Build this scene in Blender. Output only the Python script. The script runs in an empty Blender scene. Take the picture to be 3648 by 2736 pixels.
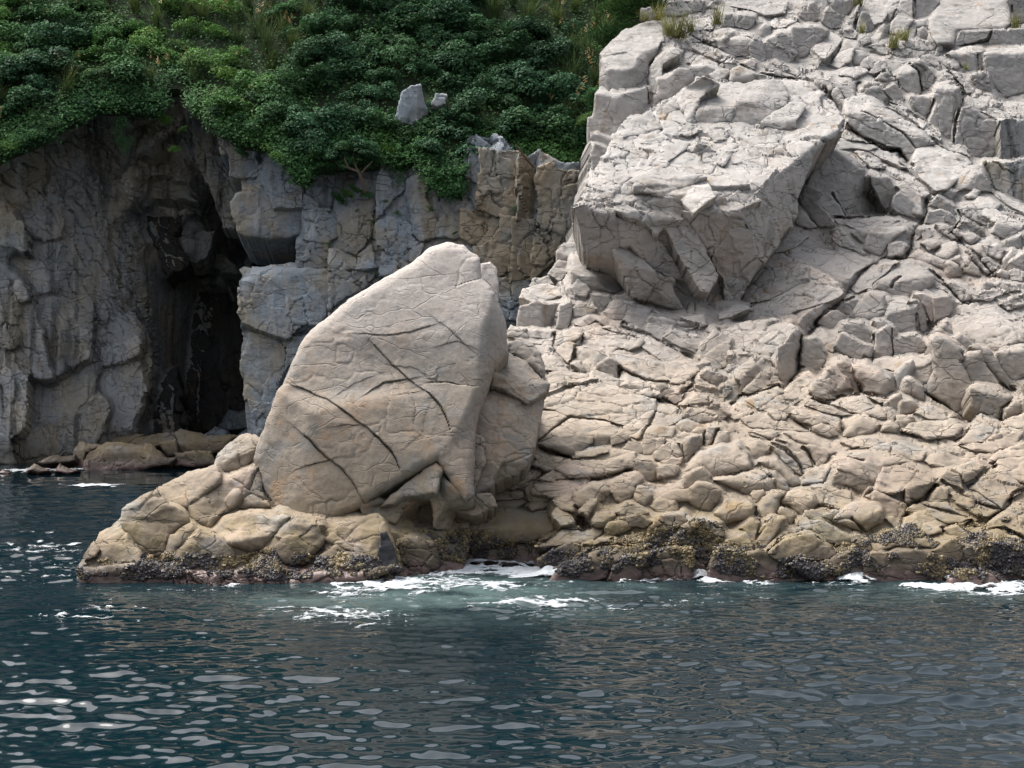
import bpy, math, random
import numpy as np
from mathutils import Vector
from mathutils.geometry import tessellate_polygon

random.seed(7)
RNG = np.random.default_rng(7)
scene = bpy.context.scene

# ------------------------------------------------------------------ camera
CAM = np.array([0.0, 0.0, 5.0])
PITCH = math.radians(1.379)
FPX = 5785.0                       # focal length in pixels of the 3648 x 2736 photograph
cam_data = bpy.data.cameras.new("camera")
cam_data.sensor_width = 36.0
cam_data.lens = 36.0 * FPX / 3648.0
cam_data.clip_start = 0.5
cam_data.clip_end = 2000.0
cam = bpy.data.objects.new("camera", cam_data)
cam.location = CAM
cam.rotation_euler = (math.radians(90) - PITCH, 0, 0)
scene.collection.objects.link(cam)
scene.camera = cam

# ------------------------------------------------------------------ sky and sun (bright overcast)
SUN_EL, SUN_AZ = math.radians(60), math.radians(302)      # azimuth clockwise from +Y
world = bpy.data.worlds.new("World")
scene.world = world
world.use_nodes = True
wn = world.node_tree
wn.nodes.clear()
w_out = wn.nodes.new("ShaderNodeOutputWorld")
w_bg = wn.nodes.new("ShaderNodeBackground")
w_hs = wn.nodes.new("ShaderNodeHueSaturation")
w_sky = wn.nodes.new("ShaderNodeTexSky")
w_sky.sky_type = 'NISHITA'
w_sky.sun_disc = False
w_sky.sun_elevation = SUN_EL
w_sky.sun_rotation = SUN_AZ
w_sky.air_density = 1.0
w_sky.dust_density = 7.0
w_sky.ozone_density = 1.0
w_hs.inputs['Saturation'].default_value = 0.42
w_bg.inputs['Strength'].default_value = 0.15
wn.links.new(w_sky.outputs[0], w_hs.inputs['Color'])
wn.links.new(w_hs.outputs[0], w_bg.inputs['Color'])
wn.links.new(w_bg.outputs[0], w_out.inputs['Surface'])

sun_data = bpy.data.lights.new("sun", 'SUN')
sun_data.energy = 1.7
sun_data.angle = math.radians(40)
sun_data.color = (1.0, 0.975, 0.94)
sun = bpy.data.objects.new("sun", sun_data)
sd = Vector((math.sin(SUN_AZ) * math.cos(SUN_EL), math.cos(SUN_AZ) * math.cos(SUN_EL), math.sin(SUN_EL)))
sun.rotation_euler = sd.to_track_quat('Z', 'Y').to_euler()
sun.location = (-20, -20, 60)
scene.collection.objects.link(sun)

scene.view_settings.view_transform = 'Standard'
scene.view_settings.look = 'None'
scene.view_settings.gamma = 1.0
scene.view_settings.use_curve_mapping = False
scene.view_settings.exposure = 1.32
scene.render.engine = 'CYCLES'
scene.cycles.max_bounces = 5
scene.cycles.diffuse_bounces = 3
scene.cycles.glossy_bounces = 2

# ------------------------------------------------------------------ numpy noise
def _hash(ix, iy, iz, seed):
    h = (ix.astype(np.int64) * 374761393 + iy.astype(np.int64) * 668265263 + iz.astype(np.int64) * 2147483647 + seed * 974634777) & 0xFFFFFFFF
    h = ((h ^ (h >> 13)) * 1274126177) & 0xFFFFFFFF
    h = ((h ^ (h >> 16)) * 2246822519) & 0xFFFFFFFF
    return h ^ (h >> 15)

def noise3(p, seed=0):
    """value noise with quintic fade, about -1..1"""
    f = np.floor(p)
    i = f.astype(np.int64)
    t = (p - f).astype(np.float32)
    t = t * t * t * (t * (t * 6 - 15) + 10)
    out = 0
    for dx in (0, 1):
        wx = t[:, 0] if dx else 1 - t[:, 0]
        for dy in (0, 1):
            wy = t[:, 1] if dy else 1 - t[:, 1]
            for dz in (0, 1):
                wz = t[:, 2] if dz else 1 - t[:, 2]
                h = _hash(i[:, 0] + dx, i[:, 1] + dy, i[:, 2] + dz, seed)
                out = out + wx * wy * wz * ((h & 0xFFFF) / 32767.5 - 1.0)
    return out

def fbm(p, octaves=4, seed=0, gain=0.5):
    a, s, out = 1.0, 1.0, 0
    for o in range(octaves):
        out = out + a * noise3(p * s + 17.3 * o, seed + o)
        a *= gain
        s *= 2.03
    return out

def voronoi(p, seed=0, jitter=0.9):
    """F1, F2, three random numbers of the nearest cell, offset from its centre"""
    f = np.floor(p)
    i = f.astype(np.int64)
    fr = (p - f).astype(np.float32)
    n = len(p)
    d1 = np.full(n, 9.0, np.float32); d2 = np.full(n, 9.0, np.float32)
    hid = np.zeros(n, np.int64); off = np.zeros((n, 3), np.float32)
    for dx in (-1, 0, 1):
        for dy in (-1, 0, 1):
            for dz in (-1, 0, 1):
                h = _hash(i[:, 0] + dx, i[:, 1] + dy, i[:, 2] + dz, seed)
                rx = dx + 0.5 + jitter * ((h & 1023) / 1023.0 - 0.5) - fr[:, 0]
                ry = dy + 0.5 + jitter * (((h >> 10) & 1023) / 1023.0 - 0.5) - fr[:, 1]
                rz = dz + 0.5 + jitter * (((h >> 20) & 1023) / 1023.0 - 0.5) - fr[:, 2]
                d = np.sqrt(rx * rx + ry * ry + rz * rz).astype(np.float32)
                near = d < d1
                d2 = np.where(near, d1, np.minimum(d2, d))
                d1 = np.where(near, d, d1)
                hid = np.where(near, h, hid)
                off[near] = np.stack([-rx[near], -ry[near], -rz[near]], 1)
    h2 = (hid * 2654435761) & 0xFFFFFFFF
    r1 = ((h2 >> 3) & 1023) / 511.5 - 1
    r2 = ((h2 >> 13) & 1023) / 511.5 - 1
    r3 = ((h2 >> 22) & 1023) / 511.5 - 1
    return d1, d2, r1, r2, r3, off

# ------------------------------------------------------------------ photograph pixel -> ray
def ray(x, y):
    cx = (np.asarray(x, float) - 1824.0) / FPX
    cz = -(np.asarray(y, float) - 1368.0) / FPX
    c, s = math.cos(PITCH), math.sin(PITCH)
    return np.stack([cx, c + s * cz, -s + c * cz], -1)

def at(x, y, t):
    return CAM + ray(x, y) * np.asarray(t, float)[..., None]

VIEWS = {'A': (2040, 0, .36166), 'B': (2840, 0, .36166), 'C': (2040, 600, .36166), 'D': (2840, 600, .36166),
         'E': (1800, 1150, .36166), 'F': (2600, 1150, .36166), 'G': (1500, 1650, .434), 'H': (2400, 1600, .5642),
         'M': (800, 800, .66293), 'S': (200, 1400, .5877), 'L': (0, 0, .4973), 'W': (0, 800, .5424),
         'K': (700, 300, .6781), 'P': (3000, 1000, .4219), 'N': (1800, 1000, .8354), 'R': (2000, 0, .745),
         'Z': (0, 0, 1.0), 'Q': (1211, 1425, .7858)}

# distance (m) of the ground surface seen at a place
_sy = [-1700, -1000, -300, 0, 100, 300, 500, 700, 900, 1100, 1300, 1500, 1700, 1900, 2080, 2250]
_st = [109, 80, 63.5, 60.5, 59, 56, 53.5, 51, 48.5, 46, 43, 40, 37.5, 35.6, 34.2, 33.4]
def t_slope(x, y):
    t = np.interp(y, _sy, _st)
    cove = np.clip((x - 1400) / 120, 0, 1) * np.clip((2010 - x) / 120, 0, 1)
    t = t + cove * np.interp(y, [1500, 1700, 2005, 2100], [0, .9, 2.7, 2.7])
    return t

def t_shelf(x, y):
    return np.interp(y, [1400, 1500, 1600, 1700, 1800, 1900, 2000, 2080, 2150], [39.5, 38.6, 37.8, 37.0, 36.2, 35.4, 34.7, 34.1, 33.6]) + np.interp(x, [1410, 1500], [0, 1.3])

def t_boulder(x, y):
    return 36.0 + (1854 - np.asarray(y, float)) / 1000 * 2.3

def t_columns(x, y):
    return np.interp(x, [700, 850, 1060, 2200], [66.5, 66, 65, 62]) + np.interp(y, [400, 1200], [1.2, 0])

def t_leftwall(x, y):
    return np.interp(x, [-300, 0, 300, 540, 640, 760, 860, 900], [68.5, 69.0, 69.8, 71.2, 75, 81, 86, 86]) * 1.0 + np.interp(y, [300, 500, 900, 1500, 1650], [.2, .2, 0, 0, -.3]) - np.interp(y, [350, 700, 1000, 1350], [1.1, .85, .4, 0]) * np.interp(x, [540, 640, 860], [0, 3.0, 11.0])

def t_shoal(x, y):
    return np.interp(y, [1400, 1500, 1560, 1620, 1660, 1700], [76, 72.5, 70, 66.8, 63.5, 61])

SURF = {'slope': t_slope, 'shelf': t_shelf, 'boulder': t_boulder, 'columns': t_columns, 'left': t_leftwall, 'shoal': t_shoal}
VSURF = {'Q': 'skin', 'S': 'shelf', 'M': 'boulder', 'L': 'left', 'W': 'left', 'K': 'columns'}

NORM = {'T': (0, -.55, .83), 't': (0, -.42, .9), 'F': (0, -1, .12), 'L': (-.72, -.68, .15), 'R': (.72, -.68, .05), 'U': (.12, -.93, -.34),
        'V': (.55, -.78, -.3), 'l': (-.42, -.6, .68), 'r': (.42, -.62, .66), 'Q': (.9, -.42, .05), 'D': (0, -.82, .57), 'd': (-.25, -.85, .45),
        'e': (.3, -.85, .42)}
# ------------------------------------------------------------------ mesh helper
def make_mesh(name, verts, quads=None, tris=None, smooth=True, sharp=0):
    me = bpy.data.meshes.new(name)
    verts = np.ascontiguousarray(verts, np.float32)
    parts, starts, totals, base = [], [], [], 0
    for arr, k in ((quads, 4), (tris, 3)):
        if arr is not None and len(arr):
            arr = np.ascontiguousarray(arr, np.int32)
            parts.append(arr.ravel())
            starts.append(base + np.arange(len(arr), dtype=np.int32) * k)
            totals.append(np.full(len(arr), k, np.int32))
            base += arr.size
    loops = np.concatenate(parts); starts = np.concatenate(starts); totals = np.concatenate(totals)
    me.vertices.add(len(verts)); me.vertices.foreach_set("co", verts.ravel())
    me.loops.add(len(loops)); me.loops.foreach_set("vertex_index", loops)
    me.polygons.add(len(starts)); me.polygons.foreach_set("loop_start", starts)
    me.polygons.foreach_set("loop_total", totals)
    me.update(calc_edges=True)
    me.polygons.foreach_set("use_smooth", np.full(len(starts), smooth, bool))
    me.validate()
    if sharp: me.set_sharp_from_angle(angle=math.radians(sharp))
    return me

def link(name, me, mat=None, parent=None, loc=(0, 0, 0)):
    o = bpy.data.objects.new(name, me)
    if me is not None and mat is not None and len(me.materials) == 0:
        me.materials.append(mat)
    o.location = loc
    scene.collection.objects.link(o)
    if parent is not None:
        o.parent = parent
        o.matrix_parent_inverse.identity()
        o.location = Vector(loc) - parent.location
    return o

def tag(o, label=None, cat=None, group=None, kind=None):
    if label: o['label'] = label
    if cat: o['category'] = cat
    if group: o['group'] = group
    if kind: o['kind'] = kind
    return o

# ------------------------------------------------------------------ rocks
def boxblur(a, m, r):
    def blur1(x, r, ax):
        x = np.moveaxis(x, ax, 0)
        pad = np.concatenate([np.zeros((r + 1,) + x.shape[1:]), x, np.zeros((r,) + x.shape[1:])], 0)
        c = np.cumsum(pad, 0)
        return np.moveaxis(c[2 * r + 1:] - c[:-2 * r - 1], 0, ax)
    for _ in range(2):
        num = blur1(blur1(a * m, r, 0), r, 1)
        den = blur1(blur1(m.astype(float), r, 0), r, 1)
        a = np.where(m, num / np.maximum(den, 1e-9), a)
    return a

def segdist(px, py, segs):
    """nearest boundary segment: distance, nearest point, parameter, index"""
    best = np.full(len(px), 1e9); bx = np.zeros(len(px)); by = np.zeros(len(px)); bu = np.zeros(len(px)); bi = np.zeros(len(px), int)
    for k, (x0, y0, x1, y1) in enumerate(segs):
        dx, dy = x1 - x0, y1 - y0
        L = dx * dx + dy * dy + 1e-9
        u = np.clip(((px - x0) * dx + (py - y0) * dy) / L, 0, 1)
        qx, qy = x0 + u * dx, y0 + u * dy
        d = (px - qx) ** 2 + (py - qy) ** 2
        n = d < best
        best[n] = d[n]; bx[n] = qx[n]; by[n] = qy[n]; bu[n] = u[n]; bi[n] = k
    return np.sqrt(best), bx, by, bu, bi

def build_base(sp):
    faces = sp['faces']
    surf = SURF[sp['surf']]
    if sp['grow']:
        allp = np.array([q for _, pts in faces for q in pts], float)
        c0 = (allp.min(0) + allp.max(0)) / 2
        rad = np.maximum((allp.max(0) - allp.min(0)) / 2, 8)
        k = 1 + sp['grow'] / rad
        faces = [(cl, [tuple(c0 + (np.array(q) - c0) * k) for q in pts]) for cl, pts in faces]
    # vertices shared between the faces of one rock
    vid, vx, vy, fidx = {}, [], [], []
    for cls, pts in faces:
        ids = []
        for x, y in pts:
            k = None
            for j in range(len(vx)):
                if abs(vx[j] - x) < 1.6 and abs(vy[j] - y) < 1.6:
                    k = j; break
            if k is None:
                k = len(vx); vx.append(x); vy.append(y)
            if not ids or ids[-1] != k:
                ids.append(k)
        if ids[0] == ids[-1]:
            ids.pop()
        fidx.append(ids)
    vx, vy = np.array(vx, float), np.array(vy, float)
    t0 = surf(vx, vy) - sp['proud']
    R = ray(vx, vy)
    rows, rhs = [], []
    nv = len(vx)
    follow = all(c == 's' for c, _ in faces)
    if follow:
        tv = t0
    else:
        for (cls, _), ids in zip(faces, fidx):
            if cls == 's':
                continue
            n = np.array(NORM[cls] if isinstance(cls, str) else cls, float); n /= np.linalg.norm(n)
            a = R[ids] @ n
            m = len(ids)
            for q in range(m):
                r = np.zeros(nv); p = (q + 1) % m
                r[ids[q]] += a[q]; r[ids[p]] -= a[p]
                rows.append(r); rhs.append(0.0)
        for i in range(nv):
            r = np.zeros(nv); r[i] = sp['w']
            rows.append(r); rhs.append(sp['w'] * t0[i])
        tv = np.linalg.lstsq(np.array(rows), np.array(rhs), rcond=None)[0]
    sp['tv'] = tv
    tm = float(tv.mean())
    # boundary edges
    cnt = {}
    for ids in fidx:
        for q in range(len(ids)):
            e = (ids[q], ids[(q + 1) % len(ids)])
            cnt.setdefault(tuple(sorted(e)), []).append(e)
    bed = [v[0] for v in cnt.values() if len(v) == 1]
    segs = [(vx[a], vy[a], vx[b], vy[b]) for a, b in bed]
    # triangles
    tris = []
    for (cls, _), ids in zip(faces, fidx):
        for t in tessellate_polygon([[Vector((vx[i], vy[i], 0)) for i in ids]]):
            tris.append([ids[t[0]], ids[t[1]], ids[t[2]]])
    px_m = FPX / tm
    st = sp['step'] * px_m
    x0, x1, y0, y1 = vx.min() - 2 * st, vx.max() + 2 * st, vy.min() - 2 * st, vy.max() + 2 * st
    sy = st * .72
    nx, ny = int((x1 - x0) / st) + 1, int((y1 - y0) / sy) + 1
    gx, gy = np.meshgrid(x0 + st * np.arange(nx), y0 + sy * np.arange(ny))
    gx, gy = gx.ravel(), gy.ravel()
    jz = np.full(len(gx), 3.1 + sp['seed'] * .37)
    def wob(s, k):
        q = np.stack([gx / px_m / s, gy / px_m / s, jz], 1)
        return noise3(q, 50 + k)
    j = sp['jit'] * px_m
    wx = gx + j * (wob(.45, 0) + .4 * wob(.14, 2))
    wy = gy + j * (wob(.45, 1) + .4 * wob(.14, 3))
    inv = 1.0 / tv
    S = np.zeros(len(gx)); M = np.zeros(len(gx), bool)
    for a, b, c in tris:
        xa, ya, xb, yb, xc, yc = vx[a], vy[a], vx[b], vy[b], vx[c], vy[c]
        det = (yb - yc) * (xa - xc) + (xc - xb) * (ya - yc)
        if abs(det) < 1e-6:
            continue
        l1 = ((yb - yc) * (wx - xc) + (xc - xb) * (wy - yc)) / det
        l2 = ((yc - ya) * (wx - xc) + (xa - xc) * (wy - yc)) / det
        l3 = 1 - l1 - l2
        ins = (l1 >= -1e-6) & (l2 >= -1e-6) & (l3 >= -1e-6) & ~M
        S[ins] = l1[ins] * inv[a] + l2[ins] * inv[b] + l3[ins] * inv[c]
        M |= ins
    d, bx, by, bu, bi = segdist(wx, wy, segs)
    near = (~M) & (d < .85 * st)
    be = np.array(bed)
    S[near] = (inv[be[bi[near], 0]] * (1 - bu[near]) + inv[be[bi[near], 1]] * bu[near])
    gx = np.where(near, gx + bx - wx, gx); gy = np.where(near, gy + by - wy, gy)
    if follow:
        ok = M | near
        S[ok] = 1.0 / (surf(gx[ok], gy[ok]) - sp['proud'])
    M |= near
    d = np.where(near, 0, d)
    S = S.reshape(ny, nx); Mg = M.reshape(ny, nx)
    br = int(round(sp['blur'] / sp['step']))
    if br > 0:
        S = boxblur(S, Mg, br)
    S = S.ravel()
    ok = S > 0
    T = np.where(ok, 1.0 / np.where(ok, S, 1), tm)
    dm = d / px_m
    bev = sp['bev']
    k = np.clip(1 - dm / bev, 0, 1)
    T = T + bev * sp['bd'] * (1 - np.sqrt(np.maximum(1 - k * k, 0)))
    for pts, wd, dp in sp.get('cracks', []):
        cs = [(pts[i][0], pts[i][1], pts[i + 1][0], pts[i + 1][1]) for i in range(len(pts) - 1)]
        cd, qx, qy, _, qi = segdist(wx, wy, cs)
        cs_ = np.array(cs)[qi]
        side = (cs_[:, 2] - cs_[:, 0]) * (wy - qy) - (cs_[:, 3] - cs_[:, 1]) * (wx - qx)
        cd = cd / px_m
        T = T + np.where(side > 0, .40 * dp * np.exp(-cd / .30), -.15 * dp * np.exp(-cd / .15))
        nzc = noise3(np.stack([wx / px_m * 1.7, wy / px_m * 1.7, jz], 1), 66)
        T = T + dp * np.clip(.75 + .6 * nzc, .15, 1.2) * np.exp(-(cd / (wd * (.62 + .3 * nzc))) ** 2)
    if sp['surf'] in ('slope', 'hug_slope'):
        jt = np.where(M)[0]
        T[jt] += joint_depth(wx[jt], wy[jt], px_m, jz[jt] * 0 + 5.5)
    P = CAM + ray(gx, gy) * T[:, None]
    # quads
    I = np.arange(nx * ny).reshape(ny, nx)
    q = np.stack([I[:-1, :-1], I[1:, :-1], I[1:, 1:], I[:-1, 1:]], -1).reshape(-1, 4)
    q = q[M[q].all(1)]
    used = np.unique(q)
    if len(used) < 8:
        return None
    remap = np.full(nx * ny, -1); remap[used] = np.arange(len(used))
    q = remap[q]
    P = P[used]
    # normals
    N = vnormals(P, q)
    sp['P'], sp['N'], sp['q'] = P, N, q
    if sp.get('key') in ('perched', 'great_boulder'):
        ok2 = M.reshape(ny, nx); TG = np.where(ok2, T.reshape(ny, nx), 0.0)
        for it in range(70):                                   # carry the skin on past the outline
            num = np.zeros_like(TG); den = np.zeros_like(TG)
            for dj, di in ((0, 1), (0, -1), (1, 0), (-1, 0)):
                num += np.roll(TG * ok2, (dj, di), (0, 1)); den += np.roll(ok2.astype(float), (dj, di), (0, 1))
            new = (~ok2) & (den > 0)
            TG[new] = num[new] / den[new]; ok2 = ok2 | new
        TG = np.where(ok2, TG, TG[ok2].mean())
        def look(x, y, x0=x0, y0=y0, st=st, sy=sy, TG=TG):
            x = np.asarray(x, float); y = np.asarray(y, float)
            i = np.clip(np.round((x - x0) / st).astype(int), 0, TG.shape[1] - 1)
            j = np.clip(np.round((y - y0) / sy).astype(int), 0, TG.shape[0] - 1)
            return TG[j, i]
        SURF['perched' if sp['key'] == 'perched' else 'skin'] = look
    sp['dedge'] = dm[used]
    sp['gxy'] = (gx[used], gy[used])
    sp['fv'] = sp['fmul'](gx[used], gy[used]) if 'fmul' in sp else np.ones(len(used))
    sp['Tg'] = T[used]
    return sp

def vnormals(P, q):
    fn = np.cross(P[q[:, 2]] - P[q[:, 0]], P[q[:, 3]] - P[q[:, 1]])
    N = np.zeros_like(P)
    for c in range(4):
        for ax in range(3):
            N[:, ax] += np.bincount(q[:, c], weights=fn[:, ax], minlength=len(P))
    N /= np.maximum(np.linalg.norm(N, axis=1, keepdims=True), 1e-9)
    return N

def frac_coords(P, ang, c, asp):
    a = math.radians(ang)
    e1 = np.array([math.cos(a), .2, -math.sin(a)]); e1 /= np.linalg.norm(e1)
    e2 = np.array([math.sin(a), 0, math.cos(a)])
    e3 = np.cross(e1, e2)
    return np.stack([P @ e1 / (c * asp), P @ e2 / c, P @ e3 / c], 1)

def displace(specs):
    P = np.concatenate([s['P'] for s in specs])
    ln = [len(s['P']) for s in specs]
    warp = np.stack([noise3(P * 2.1, 11), noise3(P * 2.1, 12), noise3(P * 2.1, 13)], 1)
    warp2 = np.stack([noise3(P * 7.0, 14), noise3(P * 7.0, 15), noise3(P * 7.0, 16)], 1)
    rep = lambda k: np.repeat([s[k] for s in specs], ln)
    fv = np.concatenate([s['fv'] for s in specs])
    c = rep('cell'); f = rep('frac') * fv; na = rep('rough') * (.4 + .6 * fv)
    D = np.zeros(len(P))
    lowm = np.clip(.65 + .9 * fbm(P * .9, 2, 31), .12, 1.25)
    offs = np.repeat([[s['seed'] * 7.13 % 50, s['seed'] * 3.7 % 50, 0] for s in specs], ln, axis=0)
    for lev, (cs, amp, seed, am) in enumerate(((1.0, 1.0, 3, 1.0), (.42, .95, 4, 1.15), (.17, .60, 5, 1.5))):
        Q = []
        i = 0
        for s in specs:
            w = warp[i:i + len(s['P'])] * .20 * s['cell'] * cs + warp2[i:i + len(s['P'])] * .06 * s['cell'] * cs
            Q.append(frac_coords(s['P'] + w, s['ang'] + (0, 7, -9)[lev], s['cell'] * cs, s['asp'] * am))
            i += len(s['P'])
        Q = np.concatenate(Q) + offs
        d1, d2, r1, r2, r3, off = voronoi(Q, seed)
        e = d2 - d1
        cc = c * cs * amp * f * (lowm if lev else np.clip(lowm + .35, 0, 1.2))
        D += cc * (.085 * r1 * np.clip(e / .10, 0, 1) + .20 * (r2 * off[:, 0] + r3 * off[:, 1]))
        D += cc * .16 * (d1 * d1 - .25) * (r1 > -.2)
        D -= cc * .20 * np.exp(-(e / .05) ** 1.5) * np.clip(r2 + r3 + 1.1, 0, 1.4)
    rid = 1 - 2 * np.abs(noise3(P * 2.3, 22)) + .5 * (1 - 2 * np.abs(noise3(P * 5.1, 23)))
    D += na * (.030 * fbm(P * 1.1, 2, 21) + .014 * rid + .008 * fbm(P * 9, 2, 24))
    i = 0
    for s in specs:
        s['D'] = D[i:i + len(s['P'])]
        i += len(s['P'])

def finish(sp, mats):
    P = sp['P'] + sp['N'] * sp['D'][:, None]
    q = sp['q']
    sp['P'] = P
    # side walls running back from the outline
    e = np.concatenate([q[:, [0, 1]], q[:, [1, 2]], q[:, [2, 3]], q[:, [3, 0]]])
    key = np.sort(e, 1); kk = key[:, 0].astype(np.int64) * len(P) + key[:, 1]
    u, inv, cn = np.unique(kk, return_inverse=True, return_counts=True)
    be = e[cn[inv] == 1]
    bv = np.unique(be)
    ctr = P.mean(0)
    back = P[bv] + sp['back'] * sp['thick'] + (ctr - P[bv]) * np.array([.10, 0, .10]) * sp['shrink']
    mid = P[bv] * .55 + back * .45 + (P[bv] - ctr) * np.array([.02, 0, .02])
    rm = np.full(len(P), -1); rm[bv] = np.arange(len(bv))
    n0, n1 = len(P), len(P) + len(bv)
    w1 = np.stack([be[:, 1], be[:, 0], n0 + rm[be[:, 0]], n0 + rm[be[:, 1]]], 1)
    w2 = np.stack([n0 + rm[be[:, 1]], n0 + rm[be[:, 0]], n1 + rm[be[:, 0]], n1 + rm[be[:, 1]]], 1)
    V = np.concatenate([P, mid, back]); Q = np.concatenate([q, w1, w2])
    par = sp.get('parent')
    org = np.array([ctr[0], ctr[1], P[:, 2].min()]) if sp['origin'] else np.zeros(3)
    me = make_mesh(sp['name'], V - org, Q, sharp=32)
    return link(sp['name'], me, mats[sp['mat']], par, Vector(org))

DEF = dict(proud=.13, w=.15, step=.034, bev=.06, bd=1.0, blur=.03, jit=.04, frac=.5, cell=.65, ang=35., asp=1.7, thick=.9, rough=1.0,
           shrink=1.0, mat='shore', name='rock_block', origin=True, grow=4.5)
OPT = {'f': 'frac', 'c': 'cell', 'a': 'ang', 'p': 'proud', 'b': 'bev', 'u': 'blur', 'j': 'jit', 's': 'asp', 'k': 'thick', 'n': 'rough', 'w': 'w', 'h': 'step', 'd': 'bd'}

def parse(text, **dflt):
    out = []
    for line in text.strip().splitlines():
        line = line.split('#')[0].strip()
        if not line:
            continue
        sp = dict(DEF); sp.update(dflt)
        body, _, opts = line.partition('|')
        toks = body.split(None, 1)
        if toks[0].startswith('@'):
            sp['key'] = toks[0][1:]
            toks = toks[1].split(None, 1)
        v = toks[0]
        ox, oy, sc = VIEWS[v]
        faces = []
        for fs in toks[1].split(';'):
            if not fs.strip(): continue
            w = fs.split()
            pts = [tuple(float(z) for z in p.split(',')) for p in w[1:]]
            faces.append((w[0], [(ox + x * sc, oy + y * sc) for x, y in pts]))
        sp['faces'] = faces
        sp.setdefault('surf', VSURF.get(v, 'slope'))
        for t in opts.split():
            k, val = t.split('=')
            if k == 'm': sp['mat'] = val
            elif k == 'nm': sp['name'] = val
            elif k == 'v': sp['surf'] = val
            else: sp[OPT[k]] = float(val)
        sp['seed'] = len(out) + dflt.get('seed0', 0)
        sp['back'] = np.array([0, .93, -.36])
        out.append(sp)
    return out

def hug_map(specs, base, x0, x1, y0, y1, cell=5.0, decay=70.0):
    """ground that runs close behind the traced rocks and fades to the plain slope away from them"""
    nx, ny = int((x1 - x0) / cell) + 1, int((y1 - y0) / cell) + 1
    A = np.full((ny, nx), 1e9)
    for s in specs:
        gx, gy = s['gxy']
        i = np.clip(((gx - x0) / cell).round().astype(int), 0, nx - 1); j = np.clip(((gy - y0) / cell).round().astype(int), 0, ny - 1)
        d = s['Tg'] - base(gx, gy)
        np.minimum.at(A, (j, i), d)
    M = A < 1e8
    near = M.copy()
    D = np.where(M, np.clip(A, -1.6, 1.6), 0.0)
    known = M.copy()
    for r in (1, 2, 4, 7, 12, 20):
        k = 2 * r + 1
        pad = lambda z: np.pad(z, r)
        def box(z):
            c = np.cumsum(np.pad(np.cumsum(np.pad(pad(z), ((1, 0), (0, 0))), 0), ((0, 0), (1, 0))), 1)
            return (c[k:, k:] - c[:-k, k:] - c[k:, :-k] + c[:-k, :-k])
        num, den = box(D * known), box(known.astype(float))
        new = (~known) & (den > 0)
        fade = math.exp(-(r * cell) / decay)
        D[new] = num[new] / den[new] * fade
        known |= new
        if r == 2: near = known.copy()
    D = boxblur(D, np.ones_like(M), 1)
    N = boxblur(near.astype(float), np.ones_like(M), 2)
    def samp(Z, x, y):
        fx = np.clip((np.asarray(x, float) - x0) / cell, 0, nx - 1.001); fy = np.clip((np.asarray(y, float) - y0) / cell, 0, ny - 1.001)
        i, j = fx.astype(int), fy.astype(int); u, v = fx - i, fy - j
        return (Z[j, i] * (1 - u) + Z[j, i + 1] * u) * (1 - v) + (Z[j + 1, i] * (1 - u) + Z[j + 1, i + 1] * u) * v
    surf = lambda x, y: base(x, y) + samp(D, x, y)
    fm = lambda x, y: 1.0 - .60 * np.clip(samp(N, x, y), 0, 1)
    return surf, fm
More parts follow.
